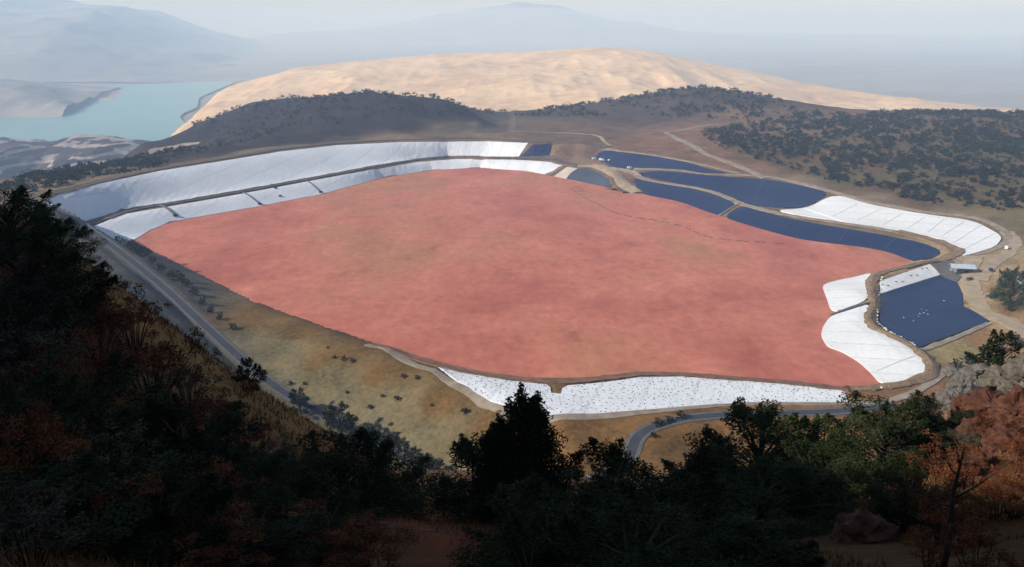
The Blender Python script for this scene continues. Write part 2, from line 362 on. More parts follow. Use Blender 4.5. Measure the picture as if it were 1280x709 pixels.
def dens(pts, step, closed=True):
    out = []
    n = len(pts)
    for i in range(n if closed else n - 1):
        a = V(pts[i]); b = V(pts[(i + 1) % n])
        k = max(1, int((b - a).length / step))
        for j in range(k): out.append(a.lerp(b, j / k))
    if not closed: out.append(V(pts[-1]))
    return out
def w3(pts): return [P(*p) for p in pts]
def chaikin(pts, it=2, r=0.18):
    for _ in range(it):
        out = []
        for i in range(len(pts)):
            a, c = pts[i], pts[(i + 1) % len(pts)]; out += [a.lerp(c, r), a.lerp(c, 1 - r)]
        pts = out
    return pts

pond_w = w3(pond)
pond_w = chaikin(pond_w)
liner_w = {k: (chaikin(w3(v[1])) if k in ('ra', 'rb', 'ur', 'low2', 'low1', 'mid') else w3(v[1])) for k, v in L.items()}
def smooth_line(pts, step):
    pts = [V(p) for p in pts]; out = []
    for i in range(len(pts) - 1):
        p0 = pts[max(0, i - 1)]; p1 = pts[i]; p2 = pts[i + 1]; p3 = pts[min(len(pts) - 1, i + 2)]
        k = max(1, int((p2 - p1).length / step))
        for j in range(k):
            t = j / k
            out.append(0.5 * ((2 * p1) + (p2 - p0) * t + (2 * p0 - 5 * p1 + 4 * p2 - p3) * t * t + (3 * p1 - p0 - 3 * p2 + p3) * t ** 3))
    out.append(pts[-1]); return out
road_w = smooth_line(w3(roadpts), 3.0)

ctrl = []
def add_ctrl(p, r):
    for q in ctrl:
        if (q[0] - p[0]) ** 2 + (q[1] - p[1]) ** 2 < r * r: return
    ctrl.append((p[0], p[1], p[2]))
for p in dens(pond_w, 14): add_ctrl(p, 6)
for k in liner_w:
    for p in dens(liner_w[k], 12): add_ctrl(p, 6)
for p in road_w[::7]: add_ctrl(p, 8)
for g in dens([P(*g) for g in G[:13]], 14, False): add_ctrl(g, 6)
for g in G: add_ctrl(P(*g), 5)
for w in W: add_ctrl(w, 1.5)
C = np.array(ctrl)
def phi(d2): return np.sqrt(d2 + 36.0)
n = len(C); S = 0.001
xy = C[:, :2] * S
d2 = ((C[:, None, :2] - C[None, :, :2]) ** 2).sum(-1)
A = np.zeros((n + 3, n + 3)); A[:n, :n] = phi(d2) * S - np.eye(n) * 2e-4
A[:n, n] = 1; A[:n, n + 1:] = xy; A[n:, :n] = A[:n, n:].T
sol = np.linalg.solve(A, np.concatenate([C[:, 2], [0, 0, 0]]))
def rbf(x, y):
    out = np.zeros(len(x))
    for i in range(0, len(x), 12000):
        xx, yy = x[i:i + 12000], y[i:i + 12000]
        dd = (xx[:, None] - C[None, :, 0]) ** 2 + (yy[:, None] - C[None, :, 1]) ** 2
        out[i:i + 12000] = (phi(dd) * S) @ sol[:n] + sol[n] + sol[n + 1] * xx * S + sol[n + 2] * yy * S
    return out

def inside(x, y, poly):
    r = np.zeros(len(x), bool); m = len(poly)
    for i in range(m):
        x1, y1 = poly[i][0], poly[i][1]; x2, y2 = poly[(i + 1) % m][0], poly[(i + 1) % m][1]
        if y1 == y2: continue
        c = ((y1 > y) != (y2 > y)) & (x < (x2 - x1) * (y - y1) / (y2 - y1) + x1)
        r ^= c
    return r
def dist_line(x, y, pts):
    P2 = np.array([(p[0], p[1]) for p in pts]); Z = np.array([p[2] for p in pts])
    best = np.full(len(x), 1e9); bz = np.zeros(len(x))
    for i in range(0, len(x), 20000):
        dd = (x[i:i + 20000, None] - P2[None, :, 0]) ** 2 + (y[i:i + 20000, None] - P2[None, :, 1]) ** 2
        j = dd.argmin(1); best[i:i + 20000] = np.sqrt(dd[np.arange(len(j)), j]); bz[i:i + 20000] = Z[j]
    return best, bz

# ------------------------------------------------------------------ ground sheet
rows = []; y = -320.0
while y < -30: rows.append(y); y += 8
while y < 3100:
    rows.append(y)
    a = max(0.0, y)
    y += 1.1 if y < 25 else (1.1 + (a - 25) * 0.009 if a < 350 else (4.2 if a < 1320 else 8 + (a - 1320) * 0.02))
rows = np.array(rows); NR = len(rows); NC = 330
u = np.linspace(-1, 1, NC)
hw = np.where(rows > 0, 110 + 0.80 * rows, 110 - rows * 1.0)
u3 = u * 0.72 + 0.28 * u ** 3
GX = (u3[None, :] * hw[:, None]).ravel(); GY = np.repeat(rows, NC)
GZ = rbf(GX, GY)
# roughness of natural ground, none on the engineered surfaces
eng = inside(GX, GY, pond_w)
for k in liner_w: eng |= inside(GX, GY, liner_w[k])
allpts = dens(pond_w, 12)
for k in liner_w: allpts += dens(liner_w[k], 12)
dEng, _ = dist_line(GX, GY, allpts); dEng[eng] = 0
dRoad, zRoad = dist_line(GX, GY, road_w)
wn = np.clip((dEng - 8) / 60, 0, 1) * np.clip((dRoad - 7) / 40, 0, 1)
near = np.clip((GY - 40) / 200, 0, 1); near = np.where(GY < -5, 0.6, near)
far = np.clip((GY - 700) / 600, 0, 1)
GZ = GZ + wn * (near * 3.2 * fbm(GX / 38, GY / 38, 4) + far * np.clip((GX + 900) / 300, 0.15, 1) * (np.where(GX < 0, 30, 14) * fbm(GX / 210, GY / 210, 5, True) - np.where(GX < 0, 11, 6)) + 0.45 * fbm(GX / 5, GY / 5, 3))
rt = np.clip((dRoad - 6.5) / 7, 0, 1); rt = rt * rt * (3 - 2 * rt)
GZ = np.where(dRoad < 14, (zRoad - 0.35) * (1 - rt) + GZ * rt, GZ)
idx = np.arange(NR * NC).reshape(NR, NC)
faces = np.stack([idx[:-1, :-1].ravel(), idx[:-1, 1:].ravel(), idx[1:, 1:].ravel(), idx[1:, :-1].ravel()], 1)
gv = np.stack([GX, GY, GZ], 1)
bvh = BVHTree.FromPolygons([tuple(v) for v in gv], [tuple(f) for f in faces])
def gz(x, y):
    h = bvh.ray_cast(V((x, y, 900)), V((0, 0, -1)))
    return h[0].z if h[0] else -256.0
def hit(px, py):
    h = bvh.ray_cast(CAM, ray(px, py).normalized())
    return h[0]

# sink the ground under sheets that lie on it
GZ2 = GZ.copy()
inp = inside(GX, GY, pond_w)
GZ2[inp] = np.minimum(GZ2[inp], -2.0)
for k in liner_w:
    q = inside(GX, GY, liner_w[k]); GZ2[q] -= 1.6
gv[:, 2] = GZ2

# soil colours of the site
SOIL = []
def soil(c, *pts):
    for p in pts:
        if len(p) == 2:
            h = hit(*p)
            if h: SOIL.append((h.x, h.y, *c))
        else: SOIL.append((p[0], p[1], *c))
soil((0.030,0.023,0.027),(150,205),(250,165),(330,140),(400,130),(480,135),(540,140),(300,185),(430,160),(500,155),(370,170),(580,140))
soil((0.15,0.115,0.08),(590,160),(620,165),(560,168),(640,155))
soil((0.16,0.11,0.08),(700,160),(760,165),(680,170),(740,175))
soil((0.23,0.135,0.095),(820,175),(850,190),(880,200),(800,182),(840,165),(915,208))
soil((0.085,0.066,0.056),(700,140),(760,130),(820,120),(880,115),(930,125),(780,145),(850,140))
soil((0.20,0.13,0.09),(930,145),(1000,148),(960,160),(1060,160),(1100,165))
soil((0.135,0.088,0.048),(1150,170),(1250,165),(950,195),(1000,205),(1080,210),(1180,200),(1250,210),(1100,230),(1200,235),(1260,250),(1150,250))
soil((0.11,0.095,0.045),(1180,245),(1240,235),(1120,222),(1060,222),(1200,190),(1000,180),(1260,180))
soil((0.16,0.13,0.07),(1255,270),(1275,285),(1230,262))
soil((0.22,0.165,0.115),(60,240),(200,211),(350,187),(500,174),(620,174),(1000,227),(1100,252),(1200,270),(1262,300))
soil((0.22,0.15,0.115),(735,193),(710,190),(720,203))
soil((0.40,0.30,0.19),(1225,330),(1220,350),(1235,350),(1255,320),(1225,370),(1240,390),(1270,405))
soil((0.33,0.27,0.13),(1190,425),(1170,440),(1200,440))
soil((0.30,0.17,0.08),(1230,425),(1250,430),(1255,360),(1260,390))
soil((0.26,0.145,0.075),(1090,495),(1130,488),(1180,470),(1060,500),(1160,485))
soil((0.21,0.12,0.047),(760,530),(720,535),(850,545),(900,535),(950,527),(830,565))
soil((0.165,0.10,0.038),(440,440),(500,465),(560,500),(380,415),(330,395),(470,470),(540,510),(600,535),(400,455))
soil((0.19,0.17,0.108),(470,527),(520,552),(370,470),(320,440),(590,560),(420,500)) 
soil((0.185,0.155,0.088),(400,475),(450,500),(510,520),(560,535),(480,500),(350,440),(530,545),(430,480))
soil((0.115,0.11,0.105),(140,330,),(115,302),(190,375),(240,425),(160,352))
soil((0.27,0.14,0.05),(350,520),(390,545),(320,500),(430,570))
soil((0.085,0.03,0.015),(0,20,0),(5,30,0),(-5,40,0),(0,60,0),(-30,60,0),(-40,90,0),(20,90,0),(0,10,0),(-10,20,0),(-25,30,0),(30,50,0))
soil((0.125,0.06,0.02),(1270,640),(1230,650),(1200,690),(330,700))
soil((0.22,0.06,0.028),(550,650),(500,700))
soil((0.15,0.085,0.04),(0,150,0),(-60,200,0),(60,200,0),(0,260,0),(100,280,0),(-100,300,0),(200,250,0))
soil((0.16,0.12,0.08),(0,-100,0),(-150,-50,0),(150,-100,0),(-300,100,0),(300,100,0),(900,500,0),(-900,700,0))
soil((0.075,0.058,0.05),(-793,1300,0),(-700,1450,0),(-880,1500,0),(-760,1120,0),(-650,1250,0),(-700,1700,0))
soil((0.2,0.15,0.1),(-1000,1800,0),(0,2500,0),(1000,2500,0),(-1200,2600,0))
SO = np.array(SOIL)
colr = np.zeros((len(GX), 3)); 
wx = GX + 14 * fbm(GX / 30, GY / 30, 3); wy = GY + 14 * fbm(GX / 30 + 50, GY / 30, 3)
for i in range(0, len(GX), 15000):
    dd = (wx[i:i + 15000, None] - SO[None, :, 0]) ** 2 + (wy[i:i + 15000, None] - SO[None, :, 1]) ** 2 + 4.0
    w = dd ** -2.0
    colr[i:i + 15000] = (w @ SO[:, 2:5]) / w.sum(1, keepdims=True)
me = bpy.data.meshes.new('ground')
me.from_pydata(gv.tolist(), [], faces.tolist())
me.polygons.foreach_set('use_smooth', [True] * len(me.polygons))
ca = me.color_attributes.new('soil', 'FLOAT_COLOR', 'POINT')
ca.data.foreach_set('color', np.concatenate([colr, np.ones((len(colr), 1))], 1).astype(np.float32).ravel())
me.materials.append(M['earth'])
go = bpy.data.objects.new('ground', me); col.objects.link(go); tag(go, kind='structure')

# ------------------------------------------------------------------ sheets lying on the ground
def drape(name, poly, mat, off=0.4, res=7.0, flat=None, skirt=1.2):
    b2 = dens([(p[0], p[1], 0) for p in poly], res)
    bx = [p.x for p in b2]; by = [p.y for p in b2]
    xs = np.arange(min(bx), max(bx), res); ys = np.arange(min(by), max(by), res)
    gx, gy = np.meshgrid(xs, ys); gx = gx.ravel() + np.random.uniform(-1, 1, gx.size); gy = gy.ravel() + np.random.uniform(-1, 1, gy.size)
    k = inside(gx, gy, b2); gx, gy = gx[k], gy[k]
    if len(gx):
        dd, _ = dist_line(gx, gy, b2); gx, gy = gx[dd > res * 0.45], gy[dd > res * 0.45]
    pts = [V((p.x, p.y)) for p in b2] + [V((a, c)) for a, c in zip(gx, gy)]
    nb = len(b2)
    vo, eo, fo, _, _, _ = delaunay_2d_cdt(pts, [], [list(range(nb))], 1, 1e-4)
    vs = [V((p.x, p.y, (flat if flat is not None else gz(p.x, p.y) + off))) for p in vo]
    fs = [list(f) for f in fo]
    if skirt:
        cnt = {}
        for f in fs:
            for i in range(len(f)):
                e = (f[i], f[(i + 1) % len(f)]); cnt[e] = cnt.get(e, 0) + 1
        low = {}
        for (a, c) in list(cnt):
            if (c, a) not in cnt:
                for q in (a, c):
                    if q not in low:
                        low[q] = len(vs); vs.append(vs[q] - V((0, 0, skirt)))
                fs.append([c, a, low[a], low[c]])
    return link_mesh(name, vs, fs, mat, None, False)

def grow(poly, d):
    n = len(poly); out = []
    area = sum(poly[i][0] * poly[(i + 1) % n][1] - poly[(i + 1) % n][0] * poly[i][1] for i in range(n))
    s = 1 if area > 0 else -1
    for i in range(n):
        a, p, c = V(poly[i - 1]), V(poly[i]), V(poly[(i + 1) % n])
        t = ((p - a).xy.normalized() + (c - p).xy.normalized())
        if t.length < 1e-6: out.append(p); continue
        t.normalize(); out.append(p + V((t.y * s, -t.x * s, 0)) * d)
    return out
def smooth_closed(pts, step):
    pts = [V(p) for p in pts]; n = len(pts); out = []
    for i in range(n):
        p0, p1, p2, p3 = pts[i - 1], pts[i], pts[(i + 1) % n], pts[(i + 2) % n]
        k = max(1, int((p2 - p1).length / step))
        for j in range(k):
            t = j / k
            out.append(0.5 * ((2 * p1) + (p2 - p0) * t + (2 * p0 - 5 * p1 + 4 * p2 - p3) * t * t + (3 * p1 - p0 - 3 * p2 + p3) * t ** 3))
    return out
pw = grow(pond_w, 2.5)
po = drape('tailings_pond', pw, M['pond'], flat=0.0, res=25, skirt=0)
tag(po, kind='structure')

info = {
 'ul': ('long white liner sheet forming the upper bank tier beyond the far left pond shore', 'liner sheet'),
 'll': ('white liner sheet between red pond and dark bench, crossed by thin dark pipes', 'liner sheet'),
 'cream': ('tiny cream liner strip beside the brown causeway at the far end of the pond', 'liner sheet'),
 'tri': ('small grey-blue triangular liner sheet between the cream strip and the brown causeway', 'liner sheet'),
 'far': ('small dark blue liner square at the far end of the upper white bank', 'liner sheet'),
 'top': ('highest dark blue liner strip, behind the white vans at the far bank', 'liner sheet'),
 'mid': ('long dark blue liner of the middle tier, wedge-shaped, touching the upper right white sheet', 'liner sheet'),
 'low1': ('dark blue liner at the pond edge, between brown causeway and pale pipe', 'liner sheet'),
 'low2': ('curving dark blue liner strip on the pond shore below the upper white sheet', 'liner sheet'),
 'ur': ('broad bright white liner on the upper right bank below the bushy hillside', 'liner sheet'),
 'ra': ('small white liner patch on the right pond shore, behind the thin dark pipe', 'liner sheet'),
 'rb': ('curved white liner tongue on the right pond shore, in front of the thin dark pipe', 'liner sheet'),
 'bb': ('dark blue lined basin floor beside the service yard on the right', 'basin liner'),
 'bw': ('narrow white liner strip along the back of the blue side basin', 'liner sheet'),
 'ns': ('white liner strip dotted with dark sandbags along the near pond shore', 'liner sheet'),
}
liners = {}
for k, (mk, _) in L.items():
    o = drape('liner_sheet', liner_w[k], M[mk], off=0.45, res=7.0)
    tag(o, *info[k]); liners[k] = o
tag(liners['bb'], 'dark blue lined basin floor beside the service yard on the right', 'basin liner')

def ribbon(name, pts, width, mat, off=0.5, prof=(0, 0.0, 0), step=5.0, ragged=0.0, skirt=1.6, is_world=False, lab=None, cat=None, kind='structure', closed=False):
    line = smooth_line(pts if is_world else w3(pts), step)
    vs = []; fs = []; m = len(prof); rnd = random.Random(len(pts) * 7 + int(width * 10))
    ph = rnd.random() * 10
    for i, p in enumerate(line):
        a = line[max(0, i - 1)]; c = line[min(len(line) - 1, i + 1)]
        t = (c - a).xy.normalized(); nrm = V((-t.y, t.x, 0))
        ww = width * (1 + ragged * (rnd.random() - 0.5))
        sh = width * ragged * 0.3 * (rnd.random() - 0.5)
        zc = gz(p.x, p.y)
        ring = []
        for j, h in enumerate(prof):
            s = (j / (m - 1) - 0.5) * ww + sh
            q = p + nrm * s; z = gz(q.x, q.y)
            ring.append(V((q.x, q.y, z + off + h * (1 + ragged * (rnd.random() - 0.5)))))
        if skirt:
            ring = [ring[0] - V((0, 0, skirt))] + ring + [ring[-1] - V((0, 0, skirt))]
        vs += ring
    mm = m + (2 if skirt else 0)
    for i in range(len(line) - 1):
        for j in range(mm - 1):
            fs.append([i * mm + j, i * mm + j + 1, (i + 1) * mm + j + 1, (i + 1) * mm + j])
    fs = [list(reversed(f)) for f in fs]
    o = link_mesh(name, vs, fs, mat, None, False)
    if kind: tag(o, kind=kind)
    if lab: tag(o, lab, cat)
    return o

# benches, berms and tracks
ribbon('earth_bench', [(95,285,BZ),(132,273.5,BZ),(170,262,BZ),(220,254.5,BZ),(300,240.5,BZ),(380,226,BZ),(450,213,BZ),(520,201,BZ),(560,197,BZ),(600,197,BZ),(640,198.5,BZ),(690,201,BZ),(724,208,9.5)], 11, M['bench'], 0.6, (0.9, 0.3, 0.0, 0.2, 1.2), 6, 0.35)
ribbon('earth_bench', [(742,210,9.5),(790,219,9),(820,227.7,8),(868,235,8),(900,243.5,8),(925,254.5,8),(964,265.5,8),(1004,272.5,8),(1060,280.5,8),(1120,290,8),(1165,301,8),(1190,311,8),(1193,319,8),(1178,325,7.5)], 7, M['track'], 0.5, (0.3, 0.0, 0.0, 0.4), 5, 0.4)
ribbon('earth_bench', [(1120,290,8),(1165,301,8),(1190,311,8),(1194,318,8),(1172,325,7),(1150,331,6),(1120,338,5.5)], 12, M['berm'], 0.75, (0.6, 0.1, 0.0, 0.3, 0.8), 5, 0.4)
ribbon('dirt_track', [(792,214.5,12),(820,212.3,16.5),(853,214,17.2),(888,218.2,18),(930,220.5,18),(970,223.5,18.2),(1003,230.5,18.4),(1042,240.5,17.5),(1088,253,17.3),(1155,265.5,16.3),(1220,274,15.3),(1258,293,14.3),(1250,309,12.3),(1218,319.5,10)], 6.5, M['track'], 0.5, (0.0, 0.0, 0.0), 6, 0.35)
ribbon('dirt_track', [(757,186.5,26),(795,191,26),(820,194,25.5),(857,200.5,24.5),(890,208,22),(925,216.5,20)], 5, M['track'], 0.5, (0, 0, 0), 6, 0.4)
ribbon('dirt_track', [(20,250,37.5),(75,240,37),(125,227,37),(200,211,37),(270,200,37),(350,187,37.2),(420,179.3,36.5),(500,175.3,34.5),(560,174.7,32.5),(610,174.5,31.5),(662,177.5,31),(700,179,30),(765,184,28)], 11, M['bench'], 0.5, (0.5, 0.0, 0.0, 0.5), 8, 0.3)
ribbon('dirt_track', [(764,184,28),(748,170,32),(730,163,34),(690,160,34),(600,162,35)], 5, M['dirt'], 0.4, (0, 0, 0), 6, 0.4)
ribbon('dirt_track', [(957,222,20),(920,205,24),(880,188,30),(846,172,34),(833,164,35),(842,160,36),(880,154,41),(925,148.5,46)], 9, M['track'], 0.6, (0, 0, 0), 6, 0.3)
ribbon('causeway', [(722,207,10),(745,209,9.5),(765,218,9),(783,229,7),(797,241,0.6)], 17, M['dirt'], 0.9, (-0.8, 0.2, 0.6, 0.2, -0.8), 5, 0.25)
ribbon('causeway', [(706,207,9.5),(697,213,4.5),(686,219,0.4)], 8, M['berm'], 0.7, (0.0, 0.5, 0.0), 4, 0.3)
ribbon('causeway', [(752,228,7),(765,233,4),(782,241,0.5)], 9, M['bench'], 0.7, (0.0, 0.5, 0.0), 4, 0.5)
ribbon('earth_berm', [(1190,322,8),(1162,327,8),(1130,334,7),(1100,342,6.5),(1090,351,6),(1092,363,6),(1094,380,6),(1089,394,6),(1093,408,6),(1112,417,6),(1138,430,6),(1160,447,5.5),(1166,460,5),(1158,470,4),(1130,479.5,3),(1098,484,2),(1060,486.5,1.5)], 8.5, M['berm'], 0.9, (0.0, 0.9, 1.3, 0.7, 0.0), 4, 0.45)
ribbon('dam_bench', [(470,431,2),(530,450,1.5),(590,465.5,1.2),(640,473,1.2),(700,477.5,1.2),(760,473,1.2),(800,468.5,1.2),(850,469,1.2),(900,472.5,1.2),(980,478.5,1.2),(1060,487,1.5)], 8, M['brownbench'], 0.6, (0.6, 0.1, 0.0, 0.3), 4, 0.3)
ribbon('dirt_track', [(458,427,4.2),(480,434.5,4.4),(540,461.5,4.4),(585,486.5,4.4),(622,510,3.4),(660,522.5,1),(740,521,.4),(820,515,.4),(880,509.8,.4),(950,506.5,.4),(1060,507,.8),(1110,501,3),(1145,490,3),(1170,474,3),(1185,462,3)], 5, M['track'], 0.5, (0, 0, 0), 4, 0.3)
ribbon('dirt_track', [(1218,322,9.5),(1212,345,7),(1226,385,5.5),(1250,398,5),(1290,419,4.5),(1340,450,3)], 12, M['dirt'], 0.4, (0, 0, 0), 4, 0.3)
ribbon('dirt_track', [(1258,290,15),(1268,303,13.5),(1262,316,12),(1240,330,10),(1225,350,7.5)], 11, M['dirt'], 0.35, (0, 0, 0), 4, 0.3)
ribbon('dirt_track', [(1237,403.5,4.6),(1195,421,4),(1152,437,4)], 4, M['track'], 0.6, (0, 0.2, 0), 4, 0.3)
def seams(key, pairs, w, mat):
    for (a, c) in pairs:
        qa, qc = P(*a), P(*c)
        o = ribbon('seam', [qa, qa.lerp(qc, .33), qa.lerp(qc, .67), qc], w, mat, 0.62, (0, .22, 0), 4, 0.2, 0.3, True, kind=None)
        o.parent = liners[key]
M['seam_white'] = simple('liner_seam', (0.66, 0.66, 0.65), (0.76, 0.76, 0.75), 0.5, 0.6)
M['seam_blue'] = simple('blue_liner_seam', (0.06, 0.08, 0.12), (0.12, 0.14, 0.19), 0.5, 0.5)
seams('ur', [((1072,254,17),(1040,271.5,8.6)),((1100,261,16.6),(1072,276,8.8)),((1128,266,16.2),(1104,281.5,8.8)),((1156,271,15.5),(1134,286,9)),((1180,274,15.2),(1160,290.5,9)),((1205,277.5,14.8),(1178,295,9)),((1226,283,14),(1193,303,9)),((1243,293,13.6),(1203,312,9)),((1006,262,9),(1060,279,8.4))], .5, M['seam_white'])
seams('rb', [((1096,462,2),(1144,447,4))], .45, M['seam_white'])
seams('bb', [((1112,400,3),(1160,391,3.2)),((1165,389,3.2),(1207,380,3.8)),((1104,378,3),(1198,358,4))], .5, M['seam_blue'])
seams('mid', [((853,217,16.6),(838,226,8.8)),((955,226,17.5),(940,252,9)),((1000,236,16),(968,254,9.5))], .6, M['seam_blue'])
seams('low2', [((990,275,8),(975,291,1)),((1060,287,8),(1048,303,1)),((1120,298,8),(1105,312,1))], .5, M['seam_blue'])
hl = [hit(x, y) for (x, y) in [(186,191),(200,187),(222,183),(250,178.5)]]
ribbon('dirt_track', hl, 9, M['track'], 0.6, (0, 0, 0), 6, 0.4, is_world=True)
drape('yard', w3([(1163,330,8),(1190,324.5,8),(1203,345,7),(1196,352,4.5),(1177,344.5,3.6)]), M['gravel'], 0.55, 6)
tag(bpy.data.objects['yard'], kind='structure')
# asphalt road with gravel shoulder
def offset_line(line, d):
    out = []
    for i, p in enumerate(line):
        a = line[max(0, i - 1)]; c = line[min(len(line) - 1, i + 1)]
        t = (c - a).xy.normalized(); out.append(p + V((-t.y, t.x, 0)) * d)
    return out
def flat_ribbon(name, line, w0, w1, mat, off, kind='structure'):
    vs = []; fs = []
    for i, p in enumerate(line):
        a = line[max(0, i - 1)]; c = line[min(len(line) - 1, i + 1)]
        t = (c - a).xy.normalized(); nn = V((-t.y, t.x, 0))
        vs += [p + nn * w0 + V((0, 0, off)), p + nn * w1 + V((0, 0, off))]
    for i in range(len(line) - 1): fs.append([2 * i, 2 * i + 1, 2 * i + 3, 2 * i + 2])
    o = link_mesh(name, vs, fs, mat)
    tag(o, kind=kind); return o
# the road runs towards the camera's right: right-hand side (away from pond) is the shoulder
flat_ribbon('gravel_shoulder', road_w, 4.6, 3.2, M['gravel'], 0.0)
flat_ribbon('gravel_shoulder', road_w, -3.2, -4.6, M['gravel'], 0.0)
flat_ribbon('asphalt_road', road_w, 3.2, -3.2, M['asphalt'], 0.006)
flat_ribbon('road_marking', road_w, 2.95, 2.82, M['paint'], 0.04)
flat_ribbon('road_marking', road_w, -2.82, -2.95, M['paint'], 0.04)
#@@FAR
# ------------------------------------------------------------------ far land
def hill_patch(name, crest, front, back, zf, zb, mat, amp, wl, nx=220, ny=70, pw=1.0, rough=0.15):
    cw = [D(*c) for c in crest]
    xs = np.array([c.x for c in cw]); zs = np.array([c.z for c in cw]); ys = np.array([c.y for c in cw])
    X = np.linspace(xs.min(), xs.max(), nx)
    cz = np.interp(X, xs, zs); cy = np.interp(X, xs, ys)
    vs = []
    T = np.concatenate([np.linspace(0, 1, ny), 1 + np.linspace(0, 1, ny // 2)[1:]])
    allx = []; ally = []; allz = []; msk = []
    for t in T:
        if t <= 1:
            yy = front + (cy - front) * t; h = zf + (cz - zf) * (t ** pw * (2 - t ** pw) if pw < 1 else t ** pw)
            m = np.sin(min(t, 1) * np.pi) ** 0.7 if t < 1 else 0 * cz
            m = m * np.ones(nx)
        else:
            s = t - 1; yy = cy + ((back - cy) if back > 0 else -back) * s; h = cz + (zb - cz) * s; m = np.sin(s * np.pi) * np.ones(nx)
        allx.append(X * (yy / cy) ** 0.6); ally.append(yy); allz.append(h); msk.append(m)
    ax = np.concatenate(allx); ay = np.concatenate(ally); az = np.concatenate(allz); mk = np.concatenate(msk)
    az = az + (mk + rough) * amp * fbm(ax / wl, ay / (wl * 1.6), 6, True)
    az = np.maximum(az, -259.5)
    n2 = len(T); ii = np.arange(n2 * nx).reshape(n2, nx)
    fs = np.stack([ii[:-1, :-1].ravel(), ii[:-1, 1:].ravel(), ii[1:, 1:].ravel(), ii[1:, :-1].ravel()], 1)
    o = link_mesh(name, np.stack([ax, ay, az], 1), fs.tolist(), mat, None, True)
    tag(o, kind='structure'); return o
LZ = -250.0
nn_ = 60
vx = np.linspace(-24000, 25000, nn_); vy = np.linspace(1200, 34500, nn_)
vg = [(a, c, -258.0) for c in vy for a in vx]
vf = [[j * nn_ + i, j * nn_ + i + 1, (j + 1) * nn_ + i + 1, (j + 1) * nn_ + i] for j in range(nn_ - 1) for i in range(nn_ - 1)]
tag(link_mesh('valley_floor', vg, vf, M['valley']), kind='structure')
lake = [(-300,190),(-300,120),(-100,112),(0,112),(60,114),(120,110),(180,105.5),(240,103),(292,102),(272,112),(250,122),(246,134),(225,145),(240,165),(200,190),(60,200)]
lw = [P(x, y, LZ) for x, y in lake]
lw = smooth_closed(lw, 150)
o = link_mesh('lake', [(p.x, p.y, LZ) for p in lw], [list(range(len(lw)))], M['water']); tag(o, kind='structure')
bm = bmesh.new(); bm.from_mesh(o.data); bmesh.ops.triangulate(bm, faces=bm.faces[:]); bmesh.ops.recalc_face_normals(bm, faces=bm.faces[:])
bm.to_mesh(o.data); bm.free()
hill_patch('pit_hills', [(-260,170,3000),(-120,172,2900),(0,179,2800),(40,181,2800),(70,184,2800),(95,174,2850),(120,173,2850),(150,177,2800),(180,184,2750),(220,200,2700)], 2050, 3200, -255, -259, M['pit'], 75, 230, 260, 110, 0.8)
hill_patch('shore_hills', [(-300,80,5600),(-100,96,5300),(0,101,5100),(40,104,5100),(62,112,5000),(80,125,4800),(95,131,4700)], 4300, 6500, -255, -259, M['mount'], 60, 500, 120, 50, 0.8)
hill_patch('shore_spit', [(50,124,5500),(75,114,5700),(95,111,5700),(118,112,5700),(140,119,5600),(165,124,5500)], 5150, 6300, -256, -259, M['shoretan'], 12, 200, 80, 30, 0.8)
hill_patch('sandy_hills', [(272,122,5200),(280,113,5250),(295,105,5300),(335,95,5400),(380,84,5600),(430,78,5800),(500,72,5900),(560,68,5900),(640,66,5900),(690,63,5900),(740,59,5900),(770,59,5900),(820,66,5800),(900,83,5700),(1000,103,5250),(1100,120,4680),(1200,135,4250),(1280,147,3980),(1400,160,3700)], 2700, -900, -257, -259, M['sand'], 58, 560, 340, 130, 1.05, 0.42)
hill_patch('mountain', [(a, b_, c * 1.32) for a, b_, c in [(-520,-50,13500),(-300,-32,13500),(-120,-16,13300),(0,-6,13200),(80,0,13100),(130,10,13000),(200,14,13000),(235,28,13000),(270,42,13000),(340,62,13000),(390,74,12900),(440,86,12800),(520,98,12600)]], 6900, 22500, -256, -259, M['mount'], 190, 1100, 240, 90, 0.8)
hill_patch('far_range', [(150,58,27000),(300,52,27000),(400,41,27000),(520,28,27000),(600,12,27000),(645,3,27000),(700,8,27000),(760,25,27000),(850,40,27000),(1000,46,27000),(1150,48,27500),(1350,50,27500)], 20000, 33500, -256, -259, M['mount'], 260, 2200, 240, 60, 0.75)

# ------------------------------------------------------------------ vegetation
def leaf_quads(cent, rad, n, size, rnd, flat=0.8, byvol=False):
    cent = np.array(cent); k = rnd.randint(0, len(cent), n)
    if byvol:
        pr = np.array(rad) ** 1.7; k = rnd.choice(len(cent), n, p=pr / pr.sum())
    d = rnd.normal(size=(n, 3)); d /= np.linalg.norm(d, axis=1, keepdims=True)
    rr = (rnd.rand(n, 1) ** 0.45) * np.array(rad)[k][:, None]
    p = cent[k] + d * rr * np.array([1, 1, flat])
    a = rnd.normal(size=(n, 3)); a /= np.linalg.norm(a, axis=1, keepdims=True)
    b = np.cross(a, rnd.normal(size=(n, 3))); b /= np.linalg.norm(b, axis=1, keepdims=True)
    sz = size * (0.6 + 0.8 * rnd.rand(n, 1))
    v = np.stack([p - a * sz, p - b * sz * 0.5, p + a * sz, p + b * sz * 0.5], 1).reshape(-1, 3)
    f = np.arange(4 * n).reshape(n, 4)
    return v, f
def np_mesh(name, v, f, mat, parent=None):
    me = bpy.data.meshes.new(name)
    me.vertices.add(len(v)); me.vertices.foreach_set('co', np.asarray(v, np.float32).ravel())
    me.loops.add(f.size); me.loops.foreach_set('vertex_index', f.ravel().astype(np.int32))
    me.polygons.add(len(f)); me.polygons.foreach_set('loop_start', np.arange(0, f.size, f.shape[1], dtype=np.int32))
    me.update(calc_edges=True)
    me.materials.append(mat)
    o = bpy.data.objects.new(name, me); col.objects.link(o)
    if parent: o.parent = parent
    return o
